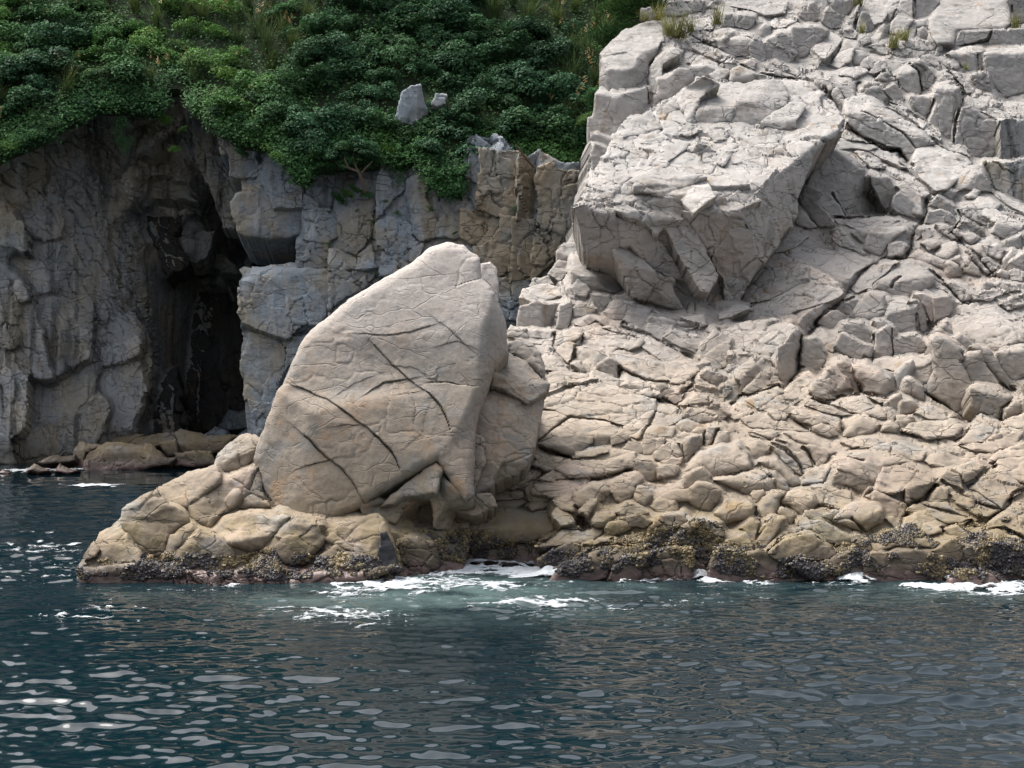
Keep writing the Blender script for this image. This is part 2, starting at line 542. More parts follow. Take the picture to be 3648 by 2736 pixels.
# ------------------------------------------------------------------ traced rocks: VIEW CLASS x,y x,y ... ; CLASS x,y ... | options
UPPER = """
# tower at the left edge
@tower_top A T 280,530 350,450 500,310 640,250 760,215 870,230 880,420 770,480 620,570 540,520 420,550 290,555; T 280,570 420,555 540,530 612,590 600,650 510,680 350,670; L 275,580 350,670 375,912 320,880 290,780; F 350,670 510,680 520,917 375,912; R 510,680 600,650 612,590 620,570 770,480 880,420 760,650 730,850 640,890 520,917 | f=.12 b=.06 u=.03 k=2 p=.3
@tower_base A T 230,930 290,865 375,912 520,917 430,980 290,930; F 205,1140 230,930 290,930 290,1060; F 160,1160 205,1140 290,1060 290,930 430,980 460,1200 460,1280 400,1370 190,1300 155,1230; R 430,980 520,917 640,890 735,855 745,1000 700,1030 690,1110 520,1200 460,1280 460,1200 | f=.15 b=.07 u=.03 k=2 p=.2
A F 185,1310 400,1370 420,1400 340,1460 240,1410 185,1370 | a=10 s=4 c=.3 f=1
A F 190,1500 220,1420 340,1470 320,1560 260,1620 200,1700 | f=.3
A L 730,740 780,640 900,520 1000,490 1050,540 900,640 880,740 830,870 820,1000 740,1000 730,850 | f=.2 p=.2
@ochre_block A L 805,1080 850,790 870,985 ; F 850,790 950,740 1050,680 1130,690 1170,780 1040,900 980,990 870,985 | f=.15 b=.08 p=.3
A L 900,640 1050,540 1060,610 1000,680 900,700 | f=.3
A T 1140,660 1250,560 1350,560 1440,650 1430,690 1310,650; F 1140,660 1310,650 1430,690 1340,740 1200,780 | f=.3
A T 1060,600 1120,520 1250,540 1140,650 | f=.6
A T 1400,380 1420,310 1540,295 1760,380 1650,440 1500,410; F 1400,380 1500,410 1650,440 1760,380 1740,560 1640,600 1450,470 | f=.6
A F 1820,390 1830,270 1880,225 1950,240 1960,370 1900,420 | f=.3 b=.2
@round_boulder A T 1560,700 1640,650 1740,680 1790,750 1660,740; F 1540,770 1560,700 1660,740 1790,750 1740,820 1560,830 | f=.12 b=.25 u=.2 p=.3
A D 1360,740 1420,690 1530,680 1550,720 1430,800 | f=.4
A F 1430,290 1500,150 1560,150 1590,265 | f=.5
A F 1600,250 1640,150 1800,170 1780,240 1720,285 | f=.6
A T 1110,200 1400,200 1380,280 1200,300 | f=.8
A F 870,140 940,20 1050,0 1300,20 1260,110 1100,145 | f=.6
A F 680,180 690,90 760,80 800,150 770,200 | f=.3
A T 1540,60 1700,20 2000,0 2110,20 2080,120 1900,140 1740,90 | f=.4
A T 1100,330 1250,290 1400,330 1380,400 1200,400 | f=1
A F 860,520 900,440 1000,470 1080,480 1000,500 | f=1
A T 1190,480 1180,420 1260,440 1420,500 1560,560 1600,610 1480,600 1300,540 | f=.9
A D 1470,640 1500,590 1560,580 1640,640 1560,680 1490,670 | f=.6
A D 1660,620 1740,590 1800,620 1780,680 1700,670 | f=.7
A F 1740,440 1790,380 1860,420 1900,560 1880,600 1760,590 | f=.9 c=.35
A F 1850,470 1930,390 2060,330 2150,400 2212,520 2130,620 1950,600 1870,560 | f=1 c=.4
A T 1930,220 2000,150 2080,110 2170,130 2212,200 2100,260 2000,270 | f=.8 c=.35
A D 1900,640 2000,600 2130,650 2100,710 1950,700 | f=1 c=.3
A D 1790,760 1850,720 2050,720 2200,760 2180,800 1900,800 | f=1 c=.3
# cap rocks resting on the perched boulder
A D 830,1160 840,1030 910,985 1060,1020 1070,1060 960,1120 860,1170 | f=.25 p=.10 v=perched w=.3
@cap_wedge A l 1030,990 1080,870 1290,750 1400,800 1440,850 1250,970 1150,1215 1100,1100; R 1150,1215 1250,970 1240,1190 | f=.2 p=.30 v=perched w=.3
@cap_block A T 1240,1080 1260,970 1500,830 1660,870 1700,880 1625,1000 1600,1060 1450,1130 1390,1085; F 1230,1100 1240,1080 1390,1085 1450,1130 1600,1060 1560,1210 1500,1190 1270,1240 1230,1180 | f=.08 b=.05 u=.03 p=.30 v=perched w=.3
@cap_slab A T 1625,1005 1680,880 1800,800 2060,810 2120,930 2100,1030 1860,1200 1820,1140 1720,1030; F 1560,1210 1625,1005 1720,1030 1820,1140 1860,1200 1850,1225 1650,1250 | f=.08 b=.06 u=.03 p=.30 v=perched w=.3
@cap_plate A T 1860,1200 2000,1100 2212,970 2300,1050 2212,1180 2150,1215 2000,1185; F 1860,1200 2000,1185 2150,1215 2212,1180 2212,1250 2110,1280 1900,1245 | f=.2 p=.30 v=perched w=.3
A T 460,1310 540,1220 740,1110 850,1180 870,1260 700,1320 600,1330 500,1360 | f=.2 p=.12 b=.15 v=perched w=.3
A T 670,1400 720,1330 830,1310 930,1370 800,1410 | f=.3 p=.10 v=perched w=.3
A T 860,1560 900,1450 1020,1400 1150,1420 1090,1480 960,1570 | f=.2 p=.10 v=perched w=.3
A F 1200,1470 1230,1390 1420,1490 1400,1610 1240,1540 | f=.3 p=.10 v=perched w=.3
A T 1440,1600 1470,1480 1800,1330 1930,1240 2070,1290 2050,1380 1600,1500 1510,1640 | f=.3 p=.10 v=perched w=.3
A T 590,1659 680,1580 820,1550 740,1659 | f=.2 p=.10 v=perched w=.3
A T 1350,1310 1400,1240 1540,1290 1500,1380 1400,1390 | f=.3 p=.10 v=perched w=.3
A T 1060,1330 1120,1230 1250,1240 1280,1290 1150,1340 | f=.3 p=.10 v=perched w=.3
# upper right
@arched_ridge B T 480,1010 600,960 740,960 860,1040 1000,1120 1170,1240 1330,1370 1350,1410 1210,1440 1180,1500 1040,1310 820,1190 640,1110 490,1115; F 480,1120 490,1115 640,1110 820,1190 1040,1310 1180,1500 1110,1610 1010,1470 860,1460 700,1380 480,1220 | f=.5 a=35 s=2.2 b=.1 p=.4 k=1.5
B T 860,1010 1000,1010 1150,1110 1270,1200 1390,1290 1400,1380 1330,1340 1170,1230 1000,1100 | a=35 s=3 c=.35 f=.9
@round_slab B T 1180,1480 1300,1440 1480,1460 1690,1540 1720,1600 1600,1760 1480,1860 1370,1880 1200,1730 1130,1620 1140,1550 | f=.35 b=.2 p=.25
B T 1370,1400 1460,1390 1640,1450 1700,1530 1480,1455 | f=1 c=.3
@ribbed_pillar B T 1370,860 1480,840 1590,870 1540,900 1400,910; F 1340,1000 1370,860 1400,910 1540,900 1530,1410 1420,1370 1280,1180 1310,1100; R 1540,900 1590,870 1620,970 1600,1080 1545,1300 1530,1410 | f=.4 p=.4 a=90 s=3
@grey_panel B F 1560,1200 1600,1060 1700,1050 1780,1110 1830,1180 1950,1190 2010,1380 2000,1540 1700,1540 1545,1400 | f=.35 a=80 p=.1
B T 1640,960 1760,900 1900,930 1990,1030 2190,1100 2190,1180 2010,1190 1830,1100 1640,1010 | f=.8 c=.4
B R 2010,1190 2190,1180 2260,1110 2260,1659 2020,1659 2020,1400 | f=.6 m=leftcliff a=90 s=3 p=.1
B F 2150,1600 2240,1560 2240,2080 2100,1950 1950,1860 1850,1600 2020,1600 | f=.7 m=leftcliff a=90 s=3 p=-.1
@ochre_column B T 1850,540 1880,500 2240,470 2240,540 2010,560; F 1850,540 2010,560 2240,540 2240,900 2030,950 1880,740 1850,650 | f=.2 b=.06 p=.3 k=2
@stained_block B F 1880,480 1900,390 1930,300 2240,300 2240,460 1990,480 | f=.15 p=.3
@twin_block B T 1480,530 1640,470 1800,480 1840,520 1760,550 1600,560; F 1480,530 1600,560 1760,550 1780,740 1620,640 1580,590; F 1775,560 1840,520 1830,720 1790,740 | f=.25 p=.25
@great_slab B T 1310,200 1400,20 1440,0 1480,-120 2040,-120 2050,0 2110,150 2110,230 2060,290 1940,300 1740,300 1600,300 1540,430 1370,440 1330,360 1310,290 | f=.06 b=.25 u=.15 p=.5 k=2
B F 1540,430 1600,310 1900,310 1870,390 1700,440 1410,510 1400,470 | f=.12 p=.3 b=.05
B F 1160,0 1160,-60 1320,-60 1400,20 1310,210 1170,210 1155,110 | f=.2 p=.2
B F 2080,-40 2240,-40 2240,220 2130,220 2120,120 | f=.4 a=85 s=3 p=.1
B d 990,100 1040,10 1150,-30 1155,210 1100,190 1000,150 | f=.2 p=.2
@tilted_post B L 850,200 930,70 985,90 985,140 900,240 | f=.15 p=.3
B d 900,260 990,150 1160,210 1100,250 1080,320 1000,340 910,330 | f=.25
B T 620,30 700,-40 950,-60 1000,10 920,80 840,210 770,230 720,170 650,110 | f=.3 p=.2
@pyramid_stone B L 570,310 600,190 640,130 680,220 690,300; F 640,130 680,130 770,270 700,310 680,220 | f=.1 b=.04 u=.02 p=.25
@leaning_stone B l 700,400 850,240 870,270 780,440; R 850,240 890,260 890,330 800,430 780,440 870,270 | f=.15 p=.25
B T 800,430 890,350 1000,350 900,460 | f=.2 p=.1
B F 1200,290 1250,270 1310,310 1325,380 1200,390 | f=.3 b=.15 p=.2
B D 1110,290 1140,220 1290,200 1300,260 1190,270 1150,390 1110,390 | f=.4
@fang_stone B F 250,200 310,60 380,140 410,260 330,275 | f=.4 p=.2 
B F 80,190 120,50 160,40 230,180 150,210 | f=.4
B F 20,150 70,60 100,130 60,230 | f=.5
B d 140,0 280,-20 290,60 240,190 200,120 | f=.2 
B F 370,0 460,-20 450,170 420,220 340,60 | f=.25
B F 470,10 560,0 560,60 450,210 450,120 | f=.2
B d 480,250 550,130 600,40 610,130 540,285 | f=.3
B T 170,480 310,320 430,390 430,430 280,580 240,560 | f=.2 p=.15
B F -40,280 130,260 300,310 150,480 80,560 -20,560 | f=.6 c=.4
B d 390,520 490,410 560,480 550,500 | f=.2
B l 330,630 390,530 570,480 520,600 420,670 | f=.2
@gravelly_boulder B D 530,570 570,510 650,510 700,550 640,630 560,630 | f=.2 b=.2 p=.15
B D 640,620 690,570 760,600 740,660 660,660 | f=.3
B T 410,730 480,690 660,660 700,710 560,755 | f=.3
B D 720,720 760,630 850,590 930,565 1060,630 1010,690 990,780 880,680 800,740 | f=.3 p=.15
@square_nose B T 1000,720 1070,640 1180,710 1040,760; F 990,790 1000,720 1040,760 1180,710 1220,910 1150,945 1010,850 | f=.12 p=.3
B F 750,790 860,700 950,760 960,860 860,850 | f=.6
B F 850,880 960,830 1010,890 1040,1030 960,1010 | f=.5 p=.1
B F 690,880 810,860 880,960 830,995 720,960 | f=.2
B F 630,860 700,820 800,830 800,870 690,890 620,940 | f=.5
B L 320,960 330,900 400,870 450,980 430,1055 340,970 | f=.3 p=.1
B D 350,820 480,830 580,930 500,985 450,930 | f=.4
B D 240,800 330,770 380,820 330,900 270,880 | f=.6
B F 1130,640 1210,610 1330,730 1340,840 1240,900 1200,730 | f=.6 a=60
B D 1240,560 1320,550 1450,650 1470,720 1380,690 1290,620 | f=.6 a=35 s=2
B D 1480,700 1600,760 1740,860 1740,910 1650,920 1560,790 | f=.7 a=50
B D 1390,600 1480,560 1580,600 1560,690 1460,650 | f=.6 a=40
B D 1400,800 1440,720 1520,760 1580,850 1480,850 | f=.7 
B F 1130,960 1320,970 1310,1110 1270,1165 1150,1040 | f=.25
B F 1730,750 1840,720 1880,760 1900,900 1790,880 | f=.5
B D 1040,430 1160,400 1370,440 1370,530 1300,500 1150,480 | f=.6 
B F 1370,530 1390,440 1410,470 1410,520 1380,560 | f=.3
B D 900,490 1000,450 1120,500 1270,520 1260,570 1100,560 930,530 | f=1 c=.3
B D 710,460 790,430 890,470 880,540 800,520 | f=.5
B D 620,390 700,370 710,420 650,440 | f=.3
B D 430,300 520,280 580,330 560,370 470,350 | f=.8 c=.3
B T 400,1330 450,1250 600,1330 720,1390 500,1370 | f=.9 c=.3
B T 190,1440 280,1390 400,1340 500,1370 680,1410 820,1430 700,1470 540,1455 330,1470 | f=.7 c=.4
B T 710,1500 800,1460 940,1530 1080,1640 1000,1640 830,1560 | f=.8 a=35 s=2 c=.35
B T 560,1490 620,1470 720,1540 860,1640 740,1640 640,1560 | f=.8 a=35 s=2 c=.35
B d 440,1000 500,980 580,1000 480,1040 | f=.5
"""

PERCHED = """
@perched R T 130,860 150,800 215,740 245,650 330,560 400,540 460,490 560,440 650,380 720,400 870,400 1000,385 1130,385 1200,400 1290,480 1345,560 1340,610 1200,690 1085,800 1000,850 900,880 700,890 560,930 300,890 ; T 130,860 300,890 560,930 470,960 300,970 250,1010 150,975 ; R 1340,610 1345,575 1350,620 1200,740 1190,800 1130,960 1110,1045 990,1200 940,1090 890,960 900,930 1000,850 1085,800 1200,690; T 560,930 700,890 900,880 1000,850 900,930 890,960 820,1040 640,1030 ; U 150,975 250,1010 300,970 470,960 560,930 640,1030 820,1040 890,960 940,1090 990,1200 860,1400 855,1450 745,1500 700,1510 580,1475 400,1410 320,1340 240,1250 120,1200 80,1110 55,1005 110,975 | f=.40 c=.9 a=60 s=2 b=.1 u=.02 p=3.5 w=.03 k=4 j=.03 n=.5
C U 0,380 120,360 240,440 400,480 420,600 430,920 110,830 60,600; T 0,370 60,342 120,335 250,395 420,430 400,480 240,440 120,360 | f=.45 c=.5 a=70 s=2.5 p=.25 v=perched
C U 400,480 480,520 560,540 720,590 830,690 960,830 1100,1100 1000,1090 800,1020 640,850 570,770 430,770 | f=.3 a=60 s=2.5 p=.22 v=perched
C T 420,400 500,300 560,270 800,240 960,330 1080,420 1130,520 960,480 820,470 720,450 560,440; e 420,410 560,440 720,450 820,470 960,480 1130,520 1200,600 1400,960 1440,1050 1340,1230 1240,1200 1100,980 960,720 900,600 830,660 720,560 560,520 | f=.65 c=.6 a=52 s=2 p=.40 v=perched
C T 400,820 450,760 570,770 640,850 800,1020 1000,1090 1030,1130 1000,1180 850,1100 760,1040 620,970 480,870; U 400,820 480,870 620,970 760,1040 850,1100 1000,1180 1075,1385 900,1350 600,1270 470,990 | f=.35 c=.5 a=40 s=2 b=.05 p=.55 v=perched
C T 1190,440 1390,290 1480,310 1740,210 1850,330 1650,420 1560,480; U 1080,420 1190,440 1560,480 1650,420 1740,600 1830,800 1900,880 1650,1250 1640,1330 1500,1380 1480,1100 1400,960 1200,600 | f=.35 c=.7 a=75 s=2 b=.05 p=.30 v=perched
C R 1650,420 1900,130 2010,0 2110,330 2160,560 1900,880 1830,800 1740,600 | f=.4 c=.5 a=60 p=.15 v=perched
C l 1050,240 1320,170 1395,290 1190,430 1060,290 | p=.35 f=.12 b=.04 v=perched
C T 600,170 650,100 800,0 1000,20 1320,100 1200,150 1040,230 1000,320 800,230 630,220; U 600,170 630,220 800,230 1000,320 1080,420 960,340 790,260 610,215 | p=.22 f=.25 b=.04 v=perched
C U 1320,170 1480,185 1720,170 1740,215 1480,310 1395,290 | f=.2 p=.03 v=perched
C T 560,130 720,0 900,0 640,150 | p=.15 f=.25 v=perched
C T 170,170 200,60 330,0 440,20 410,90 410,190 330,220 200,190 | p=.15 f=.2 v=perched
C T 420,130 440,40 540,10 560,80 470,150 | p=.15 f=.2 v=perched
C D 390,300 420,190 560,130 610,210 560,270 450,340 | p=.05 f=.3 v=perched
C D 130,330 160,200 330,230 400,250 390,310 430,370 250,400 | p=.05 f=.4 v=perched
"""

MIDDLE = """
# below the perched boulder
@resting_slab C T 0,850 110,835 450,970 420,1020 230,1070 150,1060 0,1000; F 0,1005 150,1060 230,1070 260,1130 400,1230 250,1200 130,1190 0,1130; R 230,1070 420,1020 450,970 550,1160 400,1230 260,1130 | f=.2 b=.06 u=.02 p=.4
C l 330,1420 400,1310 450,1330 400,1430 390,1490; F 400,1310 590,1330 560,1440 490,1500 390,1490 400,1430 450,1330 | f=.25 p=.2
C D 510,1500 590,1340 770,1390 690,1600 | f=.3 p=.1
@ochre_cube C F 730,1620 760,1450 1000,1520 990,1590 900,1660 | f=.2 p=.15
C T 840,1420 1010,1470 990,1540 800,1430 | f=.3
C D 1010,1490 1300,1450 1330,1540 1000,1640 | f=.8 a=20 s=3
C D 0,1380 60,1330 230,1380 170,1450 20,1460 | f=.3
C D 20,1540 160,1450 230,1500 120,1570 | f=.3
C F 170,1250 350,1260 380,1320 280,1400 240,1330 | f=.3
C D 0,1180 60,1100 170,1200 120,1260 20,1250 | f=.4
C D 230,1500 330,1490 480,1560 650,1640 560,1640 340,1560 | f=.6 a=25 s=3
C F 420,1250 560,1210 580,1290 600,1320 430,1290 | f=.4
@white_block K T 1895,880 1930,840 2025,830 2035,890 1960,905 1920,890; F 1895,880 1920,890 1960,905 1960,940 1900,935 | v=slope f=.2 p=-.5
K T 1700,1120 1720,1080 1830,1045 1900,1070 1910,1110 1780,1150 | v=slope f=.2 p=-.6
@pale_cube K F 1690,1230 1700,1165 1790,1145 1820,1165 1815,1290 1690,1290; R 1820,1165 1910,1150 1900,1280 1815,1290 | v=slope f=.12 b=.05 u=.02 p=-.5
K D 1755,1055 1770,1020 1850,1010 1875,1050 1800,1060 | v=slope f=.4 p=-.6
K D 1850,1000 1900,930 1960,940 1950,1000 1900,1040 | v=slope f=.5 p=-.5
@leaning_pillar K F 1890,1285 1910,1160 1960,1140 1972,1180 1950,1285 | v=slope f=.2 p=.1
K D 1940,1080 1990,1030 2060,1070 2040,1130 1960,1130 | v=slope f=.5
K D 1660,1270 1690,1290 1830,1290 1890,1290 1880,1340 1720,1330 1640,1320 | v=slope f=.4
# long sloping ridge
C l 1830,910 1920,860 2212,900 2300,960 2400,1060 2330,1120 2212,1150 2080,1220 1940,1280 1740,1330 1660,1330 1660,1210 1740,1160 1780,1050 | f=.75 a=30 s=2 c=.5 p=.35
C T 1910,790 1990,720 2212,650 2330,680 2212,760 2080,820 1960,830 | f=.5 
C T 2080,830 2212,790 2300,860 2212,900 2150,890 | f=.6
C T 1440,1420 1600,1350 1720,1350 1740,1390 1560,1460 1450,1480 | f=.15 p=.3
@long_ridge D l 0,940 180,1000 380,1130 460,1240 250,1330 0,1400 -300,1560 -600,1480 -400,1330 -200,1240 | f=.7 a=30 s=1.8 c=.5 p=.4
F l 0,60 200,0 560,-20 640,60 480,250 360,340 140,240 0,270 -200,240 -300,120 | f=.65 a=30 c=.5 p=.5
D R 460,1240 430,1290 300,1390 180,1500 110,1640 60,1700 -20,1600 60,1450 250,1330 | f=.4 p=.35
F R 640,60 690,130 660,380 640,520 520,640 460,500 480,250 | f=.25 p=.4 j=.05
F D 0,300 100,270 260,370 370,340 480,500 480,600 370,630 240,420 100,450 0,480 | f=.8 c=.4 p=.3
F T 40,460 210,380 240,420 110,560 60,540; R 110,560 240,420 285,480 120,665 | f=.12 b=.04 p=.45
F D 120,665 285,500 370,620 200,690 | f=.2 p=.2
F T 150,750 330,640 500,600 520,680 400,760 260,840 200,800 | f=.3 p=.2
F T 0,900 60,790 130,790 230,880 130,930 60,950 | f=.4 p=.1
E D 1860,640 1920,520 2020,450 2160,560 2212,640 2150,780 2000,760 1880,700 | f=.9 c=.35 p=.3 s=2.2 a=15
E D 1900,380 1940,220 2050,90 2120,130 2160,200 2120,300 2000,390 | f=.4 p=.4 c=.4
E D 1990,320 2130,200 2212,180 2212,420 2080,480 1990,420 | f=.7 c=.35 p=.25
E F 1860,450 1900,395 2020,400 1980,500 1900,500 | f=.4 p=.2
E D 1780,800 1900,720 2080,800 2212,900 2140,960 1950,880 | f=.9 c=.35 s=2.4 a=10
E D 1740,930 1880,850 2060,900 2110,960 1900,990 | f=.8 c=.35 s=2
# D area
@pink_block D F 110,160 180,20 200,-140 380,-160 620,0 500,90 540,300 500,495 340,240 240,250; R 500,90 620,0 660,10 720,150 860,460 500,495 540,300 | f=.3 b=.06 u=.02 p=.5 k=1.5 a=80
D F 190,330 240,250 350,240 500,495 360,495 280,410 | f=.25 p=.45
D L 15,270 100,185 240,245 200,330 350,490 350,590 200,560 70,400 | f=.2 p=.4
D F 0,450 60,440 190,570 120,590 0,540 | f=.25 p=.1
D V 690,80 900,110 980,230 1010,240 950,430 860,440 760,240 | f=.5 p=.2 a=60
D d 970,170 1060,140 1240,300 1250,470 1150,430 1060,260 | f=.4 p=.3
D T 720,-20 900,-40 1100,40 1250,180 1340,270 1250,290 1060,140 900,90 | f=.8 a=45 s=2.2 c=.4 p=.15
D D 1000,-60 1220,0 1350,160 1360,260 1200,120 | f=.8 a=50 s=2.2 c=.35 p=.1
D F 940,400 960,290 1020,240 1080,270 1150,350 1230,330 1250,480 1150,480 1000,420 | f=.4 p=.15
D T 360,500 500,495 850,465 1000,520 720,620 660,640 480,560 420,560 | f=.3 p=.2
@pink_cube D T 700,650 760,575 1055,590 1050,625 900,690 820,680; F 700,650 820,680 900,690 1050,625 880,760 820,850 670,780 | f=.15 b=.07 p=.4
D F 540,640 580,620 700,650 670,755 600,700 | f=.2 p=.2
D F 340,680 400,610 430,590 520,700 660,830 620,850 510,790 370,740 | f=.7 a=60 s=3 c=.3
D d 900,850 920,750 1000,730 1090,770 1060,890 960,900 | f=.8 c=.25 p=.1
D T 40,940 100,800 190,790 400,840 340,920 140,980 | f=.25 p=.15
D T 180,1000 440,830 750,930 560,1070 380,1100; R 380,1100 560,1070 750,930 600,1050 480,1245 400,1140 | f=.3 p=.25
D l 520,1210 570,1090 760,940 960,920 1000,910 880,1040 760,1130 770,1200 640,1280 | f=.5 a=-60 s=2 c=.4 p=.3
@pale_dome D T 800,1110 960,1000 1080,910 1250,960 1345,1040 1000,1080 960,1160 890,1160; F 760,1190 800,1110 890,1160 960,1160 1000,1080 1345,1040 1340,1130 1150,1270 1040,1300 890,1220 | f=.15 b=.15 u=.1 p=.4
D d 520,1450 620,1300 720,1220 850,1240 880,1330 870,1440 770,1500 600,1500 | f=.2 b=.2 u=.1 p=.35
D T 720,1220 790,1210 900,1230 940,1290 880,1320 820,1240 | f=.3 p=.3
@square_pillar D T 880,1450 930,1320 1040,1300 1180,1350 1120,1380 960,1400; F 870,1480 880,1450 960,1400 1120,1380 1180,1350 1180,1660 1020,1660 | f=.12 b=.08 p=.4
D R 1100,1320 1200,1300 1250,1400 1310,1580 1200,1640 1185,1440 1160,1350 | f=.4 p=.25 a=70
D F 1160,1250 1230,1230 1340,1290 1350,1480 1290,1515 1250,1380 | f=.2 p=.2
@twin_pillar D F 1340,1290 1500,1260 1540,1320 1530,1400 1480,1470 1350,1505 | f=.15 p=.25
D T 1250,1220 1400,1190 1500,1260 1340,1285 | f=.3 p=.1
D F 180,1520 280,1400 400,1390 470,1450 460,1520 320,1600 | f=.3 p=.15
D F 760,1500 860,1500 960,1580 980,1680 800,1680 | f=.2 p=.3
D F 480,1300 560,1260 640,1280 540,1440 300,1400 | f=.6 c=.35
# cobbled middle right
D F 1420,250 1500,200 1590,220 1530,310 | f=.4 b=.12
@striped_hump D l 1440,180 1460,70 1600,0 1720,-10 1820,40 1700,110 1640,200 1540,210; F 1640,200 1700,110 1820,40 1880,110 1900,215 1780,220 | f=.7 a=70 s=2.6 c=.35 p=.3
D D 1660,260 1740,200 1800,220 1770,290 1690,290 | f=.2 b=.12
D T 1740,340 1790,280 1900,290 2010,350 1960,400 1800,400 | f=.25 p=.15
D T 1800,440 1900,400 2240,550 2200,600 2050,560 1960,540; F 1960,540 2050,560 2200,600 2050,690 1920,620 | f=.3 p=.2
D F 2060,700 2212,650 2212,800 2160,830 2070,770 | f=.2 b=.15 p=.1
D F 2010,900 2100,790 2160,850 2090,960 2040,990 | f=.2 b=.15 p=.1
D F 1320,350 1390,260 1470,340 1540,410 1550,455 1420,400 | f=.6 a=45 s=2.5 c=.28
D F 1270,530 1310,420 1420,400 1560,480 1570,560 1400,555 | f=1.2 c=.24 s=1.2 p=.1
D F 1570,560 1620,510 1730,560 1840,640 1780,690 | f=1 c=.26
D D 1580,640 1700,620 1790,680 1710,735 | f=.4 b=.14
D D 1230,740 1280,690 1370,710 1400,760 1290,815 | f=.3 b=.14
D F 1180,700 1200,600 1260,600 1250,660 | f=.2 b=.1
@fissured_dome D l 1340,830 1430,750 1540,740 1580,800 1480,880 1380,870 | f=.5 a=-25 s=2 c=.35 b=.15 p=.15
D D 1540,900 1600,850 1700,870 1760,970 1790,1055 1640,1020 1620,940 | f=.4 b=.15 p=.15
D F 1460,940 1500,910 1580,950 1600,1050 1500,1095 | f=.3 b=.18 p=.15
D D 1080,880 1200,810 1330,860 1450,900 1420,960 1250,930 | f=.4 b=.12 p=.1
D D 1840,770 1960,730 2050,790 2000,885 1900,850 | f=.6 c=.3 b=.12
D d 1690,800 1760,790 1880,900 1960,1050 1880,1050 1760,900 | f=.7 a=50 s=3 c=.3
D D 1550,610 1600,540 1700,560 1700,620 1620,640 | f=1 c=.24
D D 1620,430 1700,380 1820,420 1930,560 1880,570 1720,500 | f=1.1 c=.26
D T 1900,230 2000,250 2212,360 2300,460 2150,400 1990,310 | f=.7 c=.3 
D D 1360,570 1480,560 1600,660 1560,700 1440,640 | f=1.1 c=.25 a=30
D D 1230,620 1300,600 1330,660 1290,690 1230,700 | f=.8 c=.22
@tan_hump D l 1500,1560 1560,1480 1700,1470 1860,1440 2000,1500 2212,1640 2240,1720 1900,1740 1600,1720 | f=.3 b=.25 u=.1 p=.3
D T 1600,1430 1640,1380 1850,1430 1700,1490 | f=.6
D D 1740,1290 1830,1200 2000,1180 2080,1230 1880,1300 | f=.9 c=.3
D D 1950,1150 2010,1110 2150,1150 2200,1200 2080,1215 | f=.7 c=.3
D F 1950,1050 2000,1020 2100,1050 2060,1105 | f=.3 b=.1
D F 1820,1190 1850,1120 1960,1150 1900,1195 | f=.3 b=.1
D d 1450,1120 1540,1110 1700,1250 1680,1330 1590,1290 | f=.5 a=45 p=.1
D d 1350,1090 1440,1110 1600,1330 1530,1390 1480,1220 1340,1180 | f=.4 a=45 p=.1
D D 2080,1020 2150,990 2230,1030 2212,1110 2100,1100 | f=.6 c=.3
D D 2000,1330 2100,1260 2230,1250 2230,1340 2090,1390 | f=.8 c=.3
D F 2130,1060 2090,920 2230,830 2230,1000 | f=.3
# P area
@tall_face P L 755,520 790,470 830,480 800,700 770,760; F 790,470 900,500 1010,600 1020,660 990,700 1050,800 1090,900 1100,1100 1105,1205 940,1125 850,1040 720,960 770,760 800,700 830,480 | f=.15 b=.1 p=.4 k=1.5
P F 990,700 1060,620 1170,610 1180,700 1300,850 1330,900 1200,900 1080,860 | f=.15 b=.15 p=.3
P F 940,490 1000,470 1080,540 1080,590 1030,645 | f=.15 b=.14 p=.3
@grey_dome P l 910,380 960,320 1050,360 1180,290 1240,300 1400,380 1510,490 1450,540 1310,600 1180,560 1080,530 930,470 | f=.25 a=25 s=2.5 b=.25 u=.1 p=.3
P F 1090,560 1220,580 1300,690 1420,900 1440,940 1320,860 1190,690 | f=.2 b=.15 p=.15
@square_shoulder P T 1310,620 1360,595 1500,580 1560,590 1500,620 1370,650; F 1310,620 1370,650 1500,620 1560,590 1560,800 1440,840 1370,770 | f=.15 p=.3
P T 1090,930 1140,880 1290,900 1420,980 1250,960; F 1090,930 1250,960 1420,980 1350,1180 1260,1150 1200,1120 1100,1050 | f=.4 c=.4 p=.4
P F 1360,1080 1430,1000 1500,1050 1500,1120 1360,1195 | f=.15 b=.15 p=.3
P T 1060,1260 1160,1150 1300,1200 1300,1290 1200,1360 1000,1375 | f=.4 p=.2
P T 1000,1380 1200,1365 1400,1240 1520,1290 1440,1390 1280,1450 1100,1425 | f=.4 p=.2
P T 1360,1200 1560,1120 1560,1285 1400,1235 | f=.3 p=.15
P l 1180,270 1300,260 1450,380 1560,440 1560,490 1430,400 1240,300 | f=.5
P F 820,400 870,375 920,440 930,480 850,440 | f=.2 b=.12
P D 740,450 820,410 930,490 900,500 790,460 750,520 | f=.5 c=.3
"""

